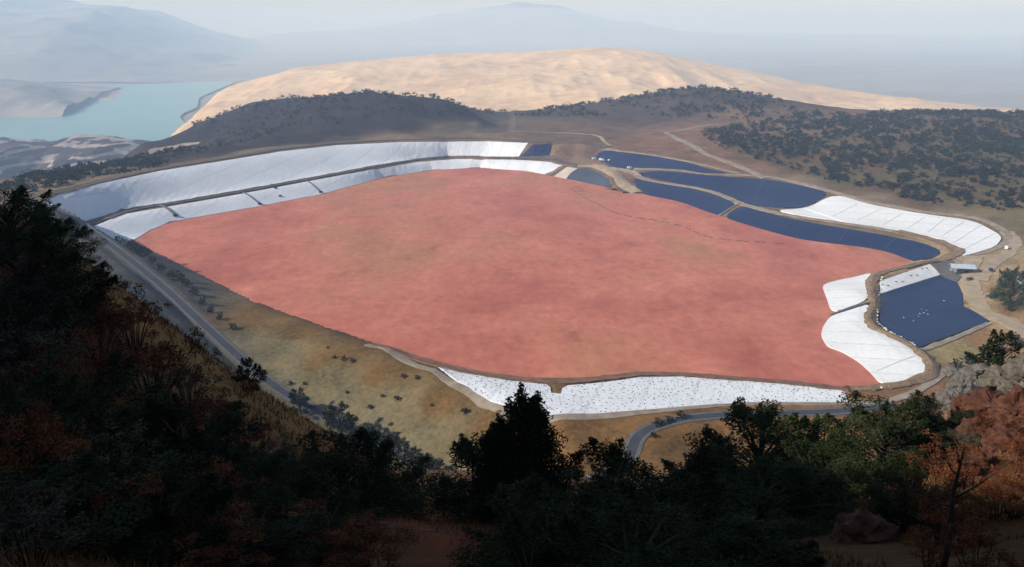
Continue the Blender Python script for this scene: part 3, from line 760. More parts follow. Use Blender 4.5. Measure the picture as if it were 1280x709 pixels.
def make_tree(name, seed, mat, nleaf, lsize, shape='round', tuft=26, base=0.12):
    """unit tree: about 1 m wide and 1 m tall, scaled when planted"""
    rnd = np.random.RandomState(seed)
    root = empty(name, (0, 0, -50))
    tr = MB(); lean = rnd.uniform(-.06, .06, 2)
    tp = [(0, 0, -0.12), (lean[0] * .4, lean[1] * .4, .2), (lean[0], lean[1], .5), (lean[0] * 1.5, lean[1] * 1.5, .85)]
    tr.tube(tp, [.036, .028, .018, .004], 7)
    tk = tr.build('trunk', M['bark'], root, True)
    cent = []; rad = []; lb = MB()
    for i in range(tuft):
        t = (i + .5) / tuft; ang = i * 2.4 + rnd.rand()
        z = base + (0.94 - base) * t ** 0.85
        if shape == 'round': w = 0.40 * math.sqrt(max(0.02, 1 - ((z - .42) / .6) ** 2))
        elif shape == 'cone': w = 0.44 * (1.04 - z) ** 1.05
        else: w = 0.42 * (0.5 + 0.5 * z)
        r = w * (0.45 + 0.6 * rnd.rand())
        c = (math.cos(ang) * r + lean[0] * z, math.sin(ang) * r + lean[1] * z, z + rnd.uniform(-.04, .04))
        cent.append(c); rad.append((0.085 + 0.075 * rnd.rand()) * (1.15 if z < .6 else .8))
        s = max(.1, z - .25)
        lb.tube([(lean[0] * s, lean[1] * s, s * .9), ((c[0] + lean[0] * s) * .5, (c[1] + lean[1] * s) * .5, (s + c[2]) * .5 - .01), c], [.011, .007, .002], 5)
    # tapering shoots that break the outline
    for i in range(tuft):
        c = cent[rnd.randint(tuft)]; o2 = V(c) - V((0, 0, .35)); o2.normalize()
        ln = .05 + .11 * rnd.rand(); e = V(c) + o2 * ln + V((rnd.uniform(-.03, .03), rnd.uniform(-.03, .03), .05 * rnd.rand()))
        lb.tube([c, tuple(e)], [.004, .0015], 4)
        for q, rr in ((.55, .045), (.8, .032), (1.0, .018)):
            cent.append(tuple(V(c).lerp(e, q))); rad.append(rr)
    lb.build('limb', M['bark'], root, True)
    v, f = leaf_quads(cent, rad, nleaf, lsize, rnd, 0.75, True)
    np_mesh('crown', v, f, mat, root)
    kz = 1.0 / np.percentile(v[:, 2], 99.9); kx = .5 / np.percentile(np.abs(v[:, 0]), 98.5); ky = .5 / np.percentile(np.abs(v[:, 1]), 98.5)
    for c in root.children: c.data.transform(Matrix.Diagonal((kx, ky, kz, 1)))
    return root
def make_bare(name, seed, mat, nleaf, lsize):
    """twiggy shrub of many stems with thin foliage"""
    rnd = np.random.RandomState(seed)
    root = empty(name, (0, 0, -50)); st = MB(); cent = []; rad = []
    for i in range(16):
        an = i * 2.4; r = .14 + .36 * rnd.rand(); h = .45 + .5 * rnd.rand()
        e = V((math.cos(an) * r, math.sin(an) * r, h)); m_ = e * .5 + V((rnd.uniform(-.05, .05), rnd.uniform(-.05, .05), .06))
        st.tube([(math.cos(an) * .03, math.sin(an) * .03, -.1), tuple(m_), tuple(e)], [.011, .007, .002], 5)
        for j in range(3):
            q = m_.lerp(e, .2 + .25 * j); w = q + V((rnd.uniform(-.16, .16), rnd.uniform(-.16, .16), rnd.uniform(.02, .18)))
            st.tube([tuple(q), tuple(w)], [.004, .0012], 4); cent.append(tuple(w)); rad.append(.07)
        cent.append(tuple(e)); rad.append(.09)
    st.build('stem', M['bark'], root, True)
    v, f = leaf_quads(cent, rad, nleaf, lsize, rnd, 0.9)
    np_mesh('foliage', v, f, mat, root)
    return root
protos = {
 'oak1': make_tree('evergreen_tree', 3, M['leaf_dark'], 26000, .0105, 'round', 40),
 'oak2': make_tree('evergreen_tree', 5, M['leaf_dark'], 26000, .0105, 'cone', 44),
 'oak3': make_tree('evergreen_tree', 8, M['leaf_dark'], 24000, .011, 'wide', 34),
 'green': make_tree('evergreen_tree', 12, M['leaf_green'], 25000, .0108, 'round', 38),
 'rust1': make_bare('dry_shrub', 21, M['leaf_rust'], 5200, .0135),
 'rust2': make_bare('dry_shrub', 24, M['leaf_rust'], 4400, .0150),
 'pale': make_bare('dry_shrub', 27, M['leaf_pale'], 2600, .016),
 'bush': make_tree('bush', 31, M['scrub'], 3600, .026, 'round', 22, .08),
}
used = set()
def put(kind, loc, w, h, label, cat, group=None, rz=None):
    pr = protos[kind]
    if kind in used: r = copy_tree(pr)
    else: r = pr; used.add(kind)
    r.location = loc; r.scale = (w, w, h); r.rotation_euler = (0, 0, random.uniform(0, 6.28) if rz is None else rz)
    for k in ('label', 'category', 'group'):
        if k in r: del r[k]
    tag(r, label, cat, group); return r
def plant(kind, px, ytop, depth, wpx, label, cat, group=None, ratio=0.8):
    best = None
    for k in range(70):
        dd = depth * (0.55 + 1.0 * k / 69)
        p = D(px, ytop, dd); g = gz(p.x, p.y); h = p.z - g
        w = wpx / F * (dd * cp + (200 - g) * sp)
        e = abs(h / w - ratio) + .5 * abs(math.log(dd / depth))
        if best is None or e < best[0]: best = (e, p, g, h, w, dd)
    e, p, g, h, w, dd = best
    if not .4 * w < h < 1.7 * w: print('PLANT', kind, px, ytop, depth, '%.0f' % dd, 'w %.1f h %.1f' % (w, h))
    h = min(max(h, .45 * w), 1.8 * w)
    return put(kind, (p.x, p.y, g - .05), w * 1.06, h * 1.02, label, cat, group)
plant('oak2', 630, 518, 43, 90, 'dark green spiky tree joined to the left side of the tall middle evergreen', 'tree')
plant('oak2', 670, 488, 42, 128, 'tall dark evergreen in the bottom middle, its tip rising over the speckled white liner', 'tree')
plant('oak1', 610, 552, 40, 150, 'dark evergreen bush left of the tall middle evergreen, beside the red soil mound', 'tree')
plant('oak3', 770, 590, 34, 170, 'low dark evergreen right of the tall middle evergreen, under the road bend', 'tree')
plant('oak1', 955, 506, 50, 150, 'dark evergreen just right of the road bend, with a spiky top', 'tree')
plant('green', 1030, 528, 52, 120, 'dark green tree between the spiky evergreen and the broad right evergreen', 'tree')
plant('oak1', 1115, 500, 50, 150, 'broad dark evergreen in front of the brown bench end on the right', 'tree')
plant('oak2', 885, 552, 46, 130, 'dark evergreen directly below the inside of the grey road bend', 'tree')
plant('oak3', 1170, 508, 47, 90, 'dull dark tree touching the left side of the rock outcrop', 'tree')
for (k, x, y, d, w) in [('oak3',850,605,33,190),('oak1',960,585,36,190),('oak3',1025,572,40,110),('oak1',690,610,30,190),('oak3',780,650,24,230),('oak1',900,660,25,220),('oak3',980,662,28,120),('oak3',660,670,23,150),('oak1',850,690,20,200),('oak3',1140,585,40,110)]:
    plant(k, x, y, d, w, 'low dark evergreen in the shaded thicket along the bottom edge', 'tree', 'evergreen thicket along the bottom edge')
plant('green', 4, 234, 71, 120, 'green-topped bushy tree at the left edge, above the road', 'tree')
plant('green', 72, 274, 72, 74, 'round dark green bush beside the upper end of the asphalt road', 'bush')
for (k, x, y, d, w) in [('oak1',20,290,60,150),('oak3',66,335,62,110),('oak1',10,345,50,140)]:
    plant(k, x, y, d, w, 'near-black evergreen in the deep shade below the green-topped tree', 'tree', 'shaded evergreens on the left spur')
plant('oak1', 425, 545, 66, 150, 'dark rounded evergreen below the orange grass bank', 'tree')
plant('oak3', 480, 580, 68, 110, 'low dark evergreen between the road and the red soil mound', 'tree')
for (k, x, y, d, w) in [('oak3',350,590,52,120),('oak1',300,560,58,110),('oak3',230,520,48,150),('oak3',120,460,40,170),('oak1',40,470,34,170),('oak3',200,600,32,190),('oak3',60,600,24,230),('oak3',300,650,28,170),('oak3',400,640,40,130),('oak3',130,660,20,220)]:
    plant(k, x, y, d, w, 'near-black low evergreen among rusty shrubs on the left slope', 'tree', 'dark evergreens among the rusty shrubs')
for (k, x, y, d, w) in [('rust1',122,345,76,80),('rust2',160,378,78,80),('rust1',205,412,80,80),('rust2',110,372,66,110),('rust1',245,446,82,70),('rust2',180,420,62,120),('pale',230,452,68,80),('rust1',285,490,84,60),
                        ('rust1',90,420,50,130),('pale',30,400,46,130),('rust2',260,490,62,90),('rust1',20,520,32,150),('pale',110,530,34,140),('rust1',190,500,44,130),('rust2',300,520,66,80),('pale',330,555,60,80),('rust1',370,560,68,60),
                        ('rust2',90,640,21,190),('rust1',250,590,36,130),('pale',180,640,25,150),('rust2',340,620,42,110),('rust1',260,670,24,150),('rust2',400,680,28,140),('pale',20,610,22,150),('rust1',450,650,34,90)]:
    plant(k, x, y, d, w, ('rusty dry shrub with thin leaves on the dark left slope' if k != 'pale' else 'pale grey-leaved dry shrub on the dark left slope'), 'shrub', 'rusty dry shrubs on the left slope' if k != 'pale' else 'pale dry shrubs on the left slope')
for (k, x, y, d, w) in [('rust1',1130,520,60,90),('rust2',1185,560,42,80),('rust1',1190,610,30,100),('rust2',1260,590,36,80),('rust1',1170,660,24,80),('rust2',1240,665,20,120),('rust1',1290,550,45,70),('rust2',1250,520,46,60),('pale',1215,535,46,50),('rust1',1275,600,34,70),('pale',1240,610,30,60),('rust2',1205,575,40,50)]:
    plant(k, x, y, d, w, ('rusty' if k != 'pale' else 'pale grey-leaved') + ' dry shrub below the rock outcrop on the right', 'shrub', ('rusty' if k != 'pale' else 'pale') + ' shrubs around the rock outcrop')
plant('bush', 1262, 420, 64, 70, 'dark bush growing on top of the rock outcrop at the right edge', 'bush')
plant('rust2', 470, 690, 24, 120, 'rusty shrub on the red soil mound at the bottom', 'shrub')
plant('rust1', 740, 515, 62, 60, 'thin reddish shrub at the right shoulder of the tall middle evergreen', 'shrub')
plant('pale', 770, 560, 60, 70, 'thin pale shrub on the orange ground below the road bend', 'shrub')

# bushes beyond the near slope, standing on known ground
def stand(kind, px, py, z, wm, hm, label, cat, group=None):
    p = P(px, py, z); g = gz(p.x, p.y)
    return put(kind, (p.x, p.y, g - .1), wm, hm, label, cat, group)
def rooted(kind, px, pyb, wpx, hpx, label, cat, group=None):
    q = hit(px, pyb); k = (q.y * cp + (200 - q.z) * sp) / F
    return put(kind, (q.x, q.y, q.z - .1), wpx * k, hpx * k * 1.05, label, cat, group)
for i, (x, y, z, w) in enumerate([(104,272,30,7),(118,281,28,6),(128,288,27,8),(140,294,25,9),(150,301,23,7),(158,309,21,10),(166,315,19,8),(174,322,18,11),(184,331,15,7),(195,340,13,8),(206,348,11,7),(216,354,9,10),(226,362,7,9),(236,372,5,8),(246,384,3,7),(256,394,2,6),(268,405,0,6),(285,418,-2,6),(98,268,31,5),(84,262,33,4)]):
    stand('bush', x + 7, y - 3, z, w, w * .8, 'dark bush in the row along the pond side of the asphalt road', 'bush', 'dark bushes along the road verge')
for (x, y, w) in [(418,452,3.2),(430,455,4),(441,458,3.5),(505,478,3.6),(522,483,3.4),(462,494,3.5),(496,493,4),(581,516,4.5),(433,480,2.5),(362,466,3.5),(380,468,3),(540,505,2.4),(478,488,2.6),(410,442,2)]:
    stand('bush', x, y, -3, w, w * .8, 'small dark bush dotting the dry outer slope of the dam', 'bush', 'small bushes on the dam slope')
for (x, y, w) in [(470,545,8),(480,552,7),(492,549,9),(505,557,8),(518,566,9),(530,570,8),(545,578,9),(462,538,6),(558,584,8)]:
    stand('bush', x, y, -16, w, w * .75, 'dark bush in the hedge at the foot of the pale dam slope', 'bush', 'bushes at the foot of the dam slope')
rooted('bush', 428, 548, 58, 44, 'round dark tree in front of the asphalt road, nearest its lower end', 'tree')
rooted('bush', 376, 516, 34, 32, 'small dark tree hiding a short piece of the asphalt road', 'tree')
rooted('bush', 314, 490, 40, 42, 'dark tree at the upper end of the orange grass bank', 'tree')
stand('green', 1260, 386, 5, 23, 30, 'leafy green tree beside the navy pickup in the service yard', 'tree')
for (x, y, w) in [(1195,462,7),(1210,455,8),(1230,447,9),(1248,440,9),(1265,432,11),(1220,462,8)]:
    stand('bush', x, y, 1, w, w * .8, 'dark bush beside the pale track behind the rock outcrop', 'bush', 'bushes behind the rock outcrop')
for (x, y, z, w) in [(876,520,2,7),(862,524,2,6),(848,528,2,7),(842,545,0,5)]:
    stand('bush', x - 25, y + 1, z, w * .8, w * .6, 'small bush on the outer edge of the grey road bend', 'bush', 'small bushes at the road bend')

# scrub on the hills behind: the nearest are things, the rest one cover
def proj(x, y, z):
    dx, dy, dz = x, y, z - 200.0
    zc = dy * cp - dz * sp; yc = dy * sp + dz * cp
    return 640 + F * dx / zc, 354.5 - F * yc / zc
regs = [([(872,166),(960,150),(1000,142),(1290,138),(1290,268),(1240,262),(1160,254),(1050,230),(970,208),(900,185)], 1.5),
        ([(640,146),(700,133),(820,110),(880,104),(940,112),(1000,138),(940,150),(850,148),(740,146)], .85),
        ([(100,214),(180,176),(250,142),(310,125),(400,112),(560,118),(640,138),(600,146),(540,146),(440,152),(330,172),(200,207)], .42),
        ([(-20,240),(60,212),(120,203),(200,200),(200,209),(120,223),(30,244),(-20,256)], 1.4)]
rnd = np.random.RandomState(4)
nx = rnd.uniform(-1000, 1250, 36000); ny = rnd.uniform(820, 1950, 36000)
ux, uy = proj(nx, ny, 40.0)
keep = []
dE, _ = dist_line(nx, ny, allpts); clump = fbm(nx / 55, ny / 55, 3)
tw = smooth_line(w3([(957,222,20),(920,205,24),(880,188,30),(846,172,34),(833,164,35),(842,160,36),(880,154,41),(925,148.5,46)]), 8)
dT, _ = dist_line(nx, ny, tw)
for i in range(len(nx)):
    if dE[i] < 11 or dT[i] < 12 or clump[i] < -.30 + .34 * rnd.rand(): continue
    z = gz(nx[i], ny[i]); a, c = proj(nx[i], ny[i], z)
    if z < 5 or not (-20 < a < 1300): continue
    for poly, dn in regs:
        if inside(np.array([a]), np.array([c]), poly)[0] and rnd.rand() < .62 * dn:
            keep.append((ny[i], nx[i], z)); break
keep.sort()
sp_list = []
for sd_ in (41, 42, 43):
    r2 = np.random.RandomState(sd_)
    ce = [(r2.uniform(-.3, .3), r2.uniform(-.3, .3), r2.uniform(.2, .75)) for _ in range(9)]
    v, f = leaf_quads(ce, [.2 + .12 * r2.rand() for _ in ce], 260, .085, r2, .8)
    sp_list.append((v, f))
metas = []
for i, (v, f) in enumerate(sp_list):
    o = np_mesh('hillside_shrub', v, f, M['scrub']); metas.append(o)
usedm = set(); big = [k for k in keep if k[1] > 100]
ind = big[:285]; rest = [k for k in keep if k not in set(ind)]
for i, (yy, xx, z) in enumerate(ind):
    k = i % 3
    o = metas[k] if k not in usedm else metas[k].copy()
    if k in usedm: col.objects.link(o)
    usedm.add(k)
    w = 4 + 9 * random.random() ** 1.8
    o.location = (xx, yy, z - .2); o.scale = (w, w, w * random.uniform(.6, .85)); o.rotation_euler = (0, 0, random.uniform(0, 6.28))
    tag(o, 'grey-green shrub on the dry hillside above the right white liner', 'shrub', 'shrubs on the right hillside')
vs_l = []; fs_l = []; base = 0
for (yy, xx, z) in rest:
    v, f = sp_list[rnd.randint(3)]
    q = rnd.choice(len(f), 70 if yy < 1300 else 42, replace=False)
    w = 4 + 9.5 * rnd.rand() ** 1.8; an = rnd.uniform(0, 6.28)
    vv = v.reshape(-1, 4, 3)[q]; mid = vv.mean(1, keepdims=True); vv = (mid + (vv - mid) * 1.7).reshape(-1, 3)
    ca_, sa_ = math.cos(an), math.sin(an)
    vv = np.stack([(vv[:, 0] * ca_ - vv[:, 1] * sa_) * w + xx, (vv[:, 0] * sa_ + vv[:, 1] * ca_) * w + yy, vv[:, 2] * w * .75 + z - .2], 1)
    vs_l.append(vv); fs_l.append(np.arange(len(vv)).reshape(-1, 4) + base); base += len(vv)
o = np_mesh('scrub', np.concatenate(vs_l), np.concatenate(fs_l), M['scrub']); tag(o, kind='stuff')
print('scrub', len(keep), len(rest))

# dry grass on the near slope and the dam slope
def grass(name, n, area, hmin, hmax, wd, mat):
    gx = rnd.uniform(area[0], area[1], n); gy = rnd.uniform(area[2], area[3], n)
    c = fbm(gx / 4, gy / 4, 3); k = c > -.05; gx, gy = gx[k], gy[k]
    k = np.abs(gx) < gy * .68 + 3; gx, gy = gx[k], gy[k]
    gzv = np.array([gz(a, b_) for a, b_ in zip(gx, gy)])
    m = len(gx); h = rnd.uniform(hmin, hmax, m); an = rnd.uniform(0, 6.28, m); ln = rnd.normal(0, .35, (m, 2)) * h[:, None]
    p0 = np.stack([gx - np.cos(an) * wd, gy - np.sin(an) * wd, gzv - .03], 1); p1 = np.stack([gx + np.cos(an) * wd, gy + np.sin(an) * wd, gzv - .03], 1)
    p2 = np.stack([gx + ln[:, 0], gy + ln[:, 1], gzv + h], 1)
    v = np.stack([p0, p1, p2], 1).reshape(-1, 3); f = np.arange(3 * m).reshape(m, 3)
    o = np_mesh(name, v, f, mat); tag(o, kind='stuff'); return o
grass('dry_grass', 42000, (-26, 26, 4, 36), .12, .42, .018, M['grass'])
grass('dry_grass', 60000, (-80, 80, 36, 120), .25, .8, .05, M['grass'])

# ------------------------------------------------------------------ rocks
from mathutils import noise as mn
def boulder(loc, size, mat, label, seed, group=None, name='boulder', cat='rock', rz=0, sub=4):
    bm = bmesh.new(); bmesh.ops.create_icosphere(bm, subdivisions=sub, radius=.5)
    o3 = V((seed * 7.1, seed * 3.3, seed))
    for v in bm.verts:
        c = v.co.normalized()
        k = 1 + .42 * mn.noise(c * 1.3 + o3) + .22 * mn.noise(c * 3.1 + o3) + .13 * mn.noise(c * 6 + o3) + .09 * mn.noise(c * 14 + o3)
        cell = mn.cell_vector(c * 2.2 + o3); k *= .9 + .16 * cell[0]
        v.co = c * .5 * k
    bmesh.ops.smooth_vert(bm, verts=bm.verts[:], factor=.12, use_axis_x=True, use_axis_y=True, use_axis_z=True)
    me = bpy.data.meshes.new(name); bm.to_mesh(me); bm.free(); me.materials.append(mat)
    o = bpy.data.objects.new(name, me); col.objects.link(o)
    o.location = loc; o.scale = size; o.rotation_euler = (random.uniform(-.15, .15), random.uniform(-.15, .15), rz)
    return tag(o, label, cat, group)
def rock_at(px, py, depth, wpx, hpx, mat, label, seed, deep=1.0):
    p = hit(px, py + hpx * .3); k = (p.y * cp + (200 - p.z) * sp) / F
    p = p + V((0, 0, hpx * k * .22))
    return boulder(p, (wpx * k, wpx * k * deep, hpx * k * 1.15), mat, label, seed, rz=random.uniform(-.4, .4))
rock_at(1200, 482, 51, 30, 32, M['rock'], 'grey boulder at the left end of the outcrop crest', 1)
rock_at(1222, 470, 52, 34, 30, M['rock'], 'rounded grey boulder second from the left on the outcrop crest', 2)
rock_at(1250, 474, 53, 46, 30, M['rock'], 'long grey rock in the middle of the outcrop crest', 9)
rock_at(1279, 462, 55, 38, 36, M['rock'], 'grey boulder at the right frame edge on the outcrop crest', 3)
rock_at(1206, 508, 49, 34, 36, M['redrock'], 'rust-brown block in the outcrop face under the leftmost grey boulder', 4)
rock_at(1236, 504, 49, 44, 34, M['redrock'], 'rust-brown block in the outcrop face under the long grey rock', 10)
rock_at(1268, 508, 49, 46, 44, M['redrock'], 'rust-brown block in the outcrop face at the right frame edge', 5)
rock_at(1216, 540, 46, 42, 40, M['redrock'], 'reddish block low in the outcrop face, left side', 11)
rock_at(1254, 548, 46, 50, 42, M['redrock'], 'broad reddish block low in the outcrop face, right side', 6)
rock_at(1226, 578, 42, 40, 30, M['redrock'], 'dark reddish stone at the foot of the outcrop', 12)
rock_at(1078, 664, hit(1078, 676).y - .3, 72, 46, M['redrock'], 'lone rounded orange-brown boulder among the dark trees at the bottom right', 7)
rock_at(1188, 500, 52, 30, 34, M['rock'], 'small grey rock beside the dull dark tree left of the outcrop', 8)
for i, (x, y, w) in enumerate([(1190,470,22),(1212,492,20),(1262,488,24),(1244,522,22),(1276,538,26),(1198,560,20),(1240,566,22),(1270,575,24),(1196,530,16),(1228,606,18),(1262,612,16),(1248,594,14),(1284,492,22),(1210,600,14)]):
    q = hit(x, y); k = (q.y * cp + (200 - q.z) * sp) / F
    boulder(q + V((0, 0, w * k * .15)), (w * k * 1.2, w * k, w * k * .9), M['redrock'] if y > 500 else M['rock'], 'small loose rock scattered over the outcrop slope on the right', i + 40, 'loose rocks on the outcrop slope', rz=random.uniform(0, 6), sub=3)
# ------------------------------------------------------------------ dead wood
def dead_tree():
    p = D(1205, 560, 17); g = gz(p.x, p.y); h = p.z - g
    r = empty('dead_tree', (p.x, p.y, g))
    m = MB(); m.tube([(0, 0, -.3), (.03, 0, h * .3), (-.05, .03, h * .65), (.04, .05, h)], [.085, .07, .05, .02], 9); m.build('trunk', M['bark'], r, True)
    for k, (t, dx, dz, l) in enumerate([(.55, -1, .5, .9), (.62, .9, .6, 1.1), (.78, -.7, .9, .6), (.7, .6, .9, .5), (.42, .8, .5, .6), (.88, -.5, 1, .4)]):
        b0 = V((0, .02, h * t)); e = b0 + V((dx, random.uniform(-.4, .4), dz)).normalized() * l
        q = MB(); q.tube([tuple(b0), tuple(b0.lerp(e, .5) + V((0, 0, -.05))), tuple(e)], [.028, .018, .006], 6)
        e2 = b0.lerp(e, .6) + V((dx * .2, .1, .3)); q.tube([tuple(b0.lerp(e, .6)), tuple(e2)], [.012, .004], 5)
        q.build('branch', M['bark'], r, True)
    tag(r, 'bare dark dead tree trunk standing below the rock outcrop', 'dead tree')
dead_tree()
def fallen(pts, rad, label):
    w = []
    for (x, y, d) in pts:
        p = D(x, y, d); w.append(V((p.x, p.y, max(p.z, gz(p.x, p.y) + rad))))
    m = MB(); m.tube([tuple(q) for q in w], [rad * (1 - .6 * i / (len(w) - 1)) for i in range(len(w))], 7)
    o = m.build('fallen_branch', M['palewood'], None, True); tag(o, label, 'branch')
fallen([(150,578,26),(180,582,26),(205,588,26),(235,596,26),(262,603,26)], .05, 'pale bare branch lying among dark shrubs on the lower left slope')
fallen([(462,664,29),(490,661,29.5),(520,667,29.5),(560,675,29.5),(590,680,29.5)], .035, 'thin pale branch lying across the red soil mound')
fallen([(265,526,50),(290,510,51),(310,500,52)], .05, 'short pale branch leaning up to the right beside the orange grass')
# ------------------------------------------------------------------ pipes on the liners
def pipe(a, c, rad, label, box=True, mat='steel', lift=.55):
    pa, pc = P(*a), P(*c)
    r = empty('drain_pipe', (pa.x, pa.y, gz(pa.x, pa.y)))
    pts = []
    for i in range(9):
        q = pa.lerp(pc, i / 8); pts.append(tuple(V((q.x, q.y, max(gz(q.x, q.y), 0) + lift + rad * .6)) - r.location))
    m = MB(); m.tube(pts, [rad] * 9, 8); m.build('pipe', M[mat], r, True)
    if box:
        e = V(pts[-1]); m = MB(); m.box(e + V((0, 0, .5)), (4.6, 3.2, 1.6), .4, .85); m.build('float', M['black'], r)
        m = MB(); m.tube([tuple(e + V((-1, 0, 1.2))), tuple(e + V((-1, 0, 2.6)))], [.5, .4], 8); m.build('pump', M['steel'], r)
    tag(r, label, 'pipe')
pipe((200,258.5,11), (220,274.5,0.2), 1.2, 'thickest dark pipe crossing the lower left white liner, nearest the road')
pipe((303,241.5,11), (325,257,0.2), .75, 'dark pipe crossing the middle of the lower left white liner')
pipe((380,226,11), (401,242,0.2), .7, 'farthest dark pipe crossing the lower left white liner')
pipe((1088,379.5,5), (1039,395,0.1), .7, 'thin dark pipe between the two white liner pieces on the right shore', False)
pipe((925,254.5,8), (899,270,.1), .6, 'pale pipe running down the blue liner to the pond', False, 'wall')
# floating boom
def boom(pts, label):
    line = smooth_line([P(x, y, 0.0) for x, y in pts], 5)
    r = empty('floating_boom', line[0])
    for i in range(0, len(line) - 1):
        if i % 3 == 2: continue
        a, c = line[i] - line[0], line[i + 1] - line[0]
        m = MB(); m.tube([(a.x, a.y, .15), (c.x, c.y, .15)], [.42, .42], 6); m.build('float', M['bench'], r, True)
    tag(r, label, 'boom')
boom([(714,237),(740,252),(775,268),(815,275),(854,283)], 'dashed dark floating line on the red pond below the causeway')
boom([(858,285),(884,296),(920,301),(950,303),(985,305)], 'dashed dark floating line on the red pond below the curving blue liner')
# ------------------------------------------------------------------ sandbags and sacks
def bag_mesh(name, mat):
    bm = bmesh.new(); bmesh.ops.create_cube(bm, size=1)
    bmesh.ops.subdivide_edges(bm, edges=bm.edges[:], cuts=3, use_grid_fill=True)
    for v in bm.verts:
        c = v.co; d = max(abs(c.x), abs(c.y)) * 2
        c.z *= .55 * (1 - .6 * d ** 3); c.x *= 1 - .15 * abs(c.y * 2) ** 2; c.y *= .62 * (1 - .12 * abs(c.x * 2) ** 2)
    me = bpy.data.meshes.new(name); bm.to_mesh(me); bm.free(); me.materials.append(mat)
    me.polygons.foreach_set('use_smooth', [True] * len(me.polygons))
    return me
bme = bag_mesh('sandbag', M['black']); wme = bag_mesh('white_sack', M['whitebag'])
def bag(me, x, y, s, label, cat, group, off=.5):
    o = bpy.data.objects.new(me.name, me); col.objects.link(o)
    o.location = (x, y, gz(x, y) + off + .12 * s); o.scale = (s, s, s); o.rotation_euler = (0, 0, random.uniform(0, 6.28))
    return tag(o, label, cat, group)
nsp = liner_w['ns']; cand = []
xs_ = [p.x for p in nsp]; ys_ = [p.y for p in nsp]
for r_ in np.arange(min(ys_), max(ys_), 3.0):
    for c_ in np.arange(min(xs_), max(xs_), 3.0):
        cand.append((c_ + random.uniform(-2, 2) + (r_ % 2), r_ + random.uniform(-2, 2)))
cx_ = np.array(cand); ins = inside(cx_[:, 0], cx_[:, 1], nsp)
cand = [tuple(q) for q in cx_[ins]]; random.shuffle(cand); cand = cand[:800]; cand.sort(key=lambda q: q[1])
print('bags', len(cand))
for (x, y) in cand[:298]: bag(bme, x, y, random.uniform(.4, .75), 'small dark sandbag weighing down the speckled white liner on the near shore', 'sandbag', 'sandbags on the near white liner')
bv_ = np.array([tuple(v.co) for v in bme.vertices]); bf_ = [list(p.vertices) for p in bme.polygons]; mv = []; mf = []
for (x, y) in cand[298:]:
    k_ = random.uniform(.4, .75); a_ = random.uniform(0, 6.28); n0 = len(mv)
    for q in bv_: mv.append((x + k_ * (q[0] * math.cos(a_) - q[1] * math.sin(a_)), y + k_ * (q[0] * math.sin(a_) + q[1] * math.cos(a_)), gz(x, y) + .5 + .12 * k_ + k_ * q[2]))
    mf += [[n0 + i for i in f] for f in bf_]
if mf: tag(link_mesh('sandbags', mv, mf, M['black'], None, True), kind='stuff')
for (x, y) in [(340,237),(345,240.5),(350,244),(355,247.5)]:
    p = P(x, y, 6); bag(bme, p.x, p.y, 4.0, 'dark ballast bag in a short dashed row on the lower left white liner', 'ballast bag', 'dashed row of ballast bags')
for (x, y) in [(1110,357),(1120,353),(1128,352),(1138,346),(1146,345),(1152,339),(1158,338),(1132,343)]:
    p = P(x, y, 5.5); bag(bme, p.x, p.y, 1.5, 'dark sandbag on the narrow white liner behind the blue basin', 'sandbag', 'sandbags behind the blue basin')
for i in range(34):
    t = i / 33; path = [(1102,352),(1099,366),(1098,380),(1097,392),(1096,402),(1104,410),(1118,418),(1132,426),(1146,434)]
    j = min(7, int(t * 8)); f_ = t * 8 - j
    x = path[j][0] + (path[j + 1][0] - path[j][0]) * f_ + random.uniform(-1.3, 1.3); y = path[j][1] + (path[j + 1][1] - path[j][1]) * f_ + random.uniform(-1, 1)
    p = P(x, y, 4.5); bag(wme, p.x, p.y, random.uniform(1.0, 2.2), 'white sack along the berm edge of the blue basin', 'sack', 'white sacks around the blue basin', .8)
for (x, y) in [(1150,391),(1155,390),(1160,392),(1148,394),(1158,387),(1130,396),(1180,376),(1142,400),(1152,385),(1190,384)]:
    p = P(x, y, 3.2); bag(wme, p.x, p.y, random.uniform(.6, 1.1), 'white sack lying on the blue basin floor', 'sack', 'white sacks on the blue basin floor')
pth = [(1098,481.5),(1112,480),(1125,478.5),(1138,476),(1150,472),(1160,468),(1165,460)]
for i in range(30):
    t = i / 30 * 6; j = int(t); f_ = t - j
    p = P(pth[j][0] + (pth[j + 1][0] - pth[j][0]) * f_ + random.uniform(-2, 2), pth[j][1] + (pth[j + 1][1] - pth[j][1]) * f_ + random.uniform(-1, 1.5), 4)
    boulder((p.x, p.y, gz(p.x, p.y) + .9), (random.uniform(1.5, 3.2), random.uniform(1.2, 2.4), random.uniform(1, 1.8)), M['whitebag'] if i % 3 else M['rock'], 'pale stone edging the berm at the tip of the right white liner', i % 7 + 20, 'pale stones edging the berm', 'stone', 'stone', sub=2)
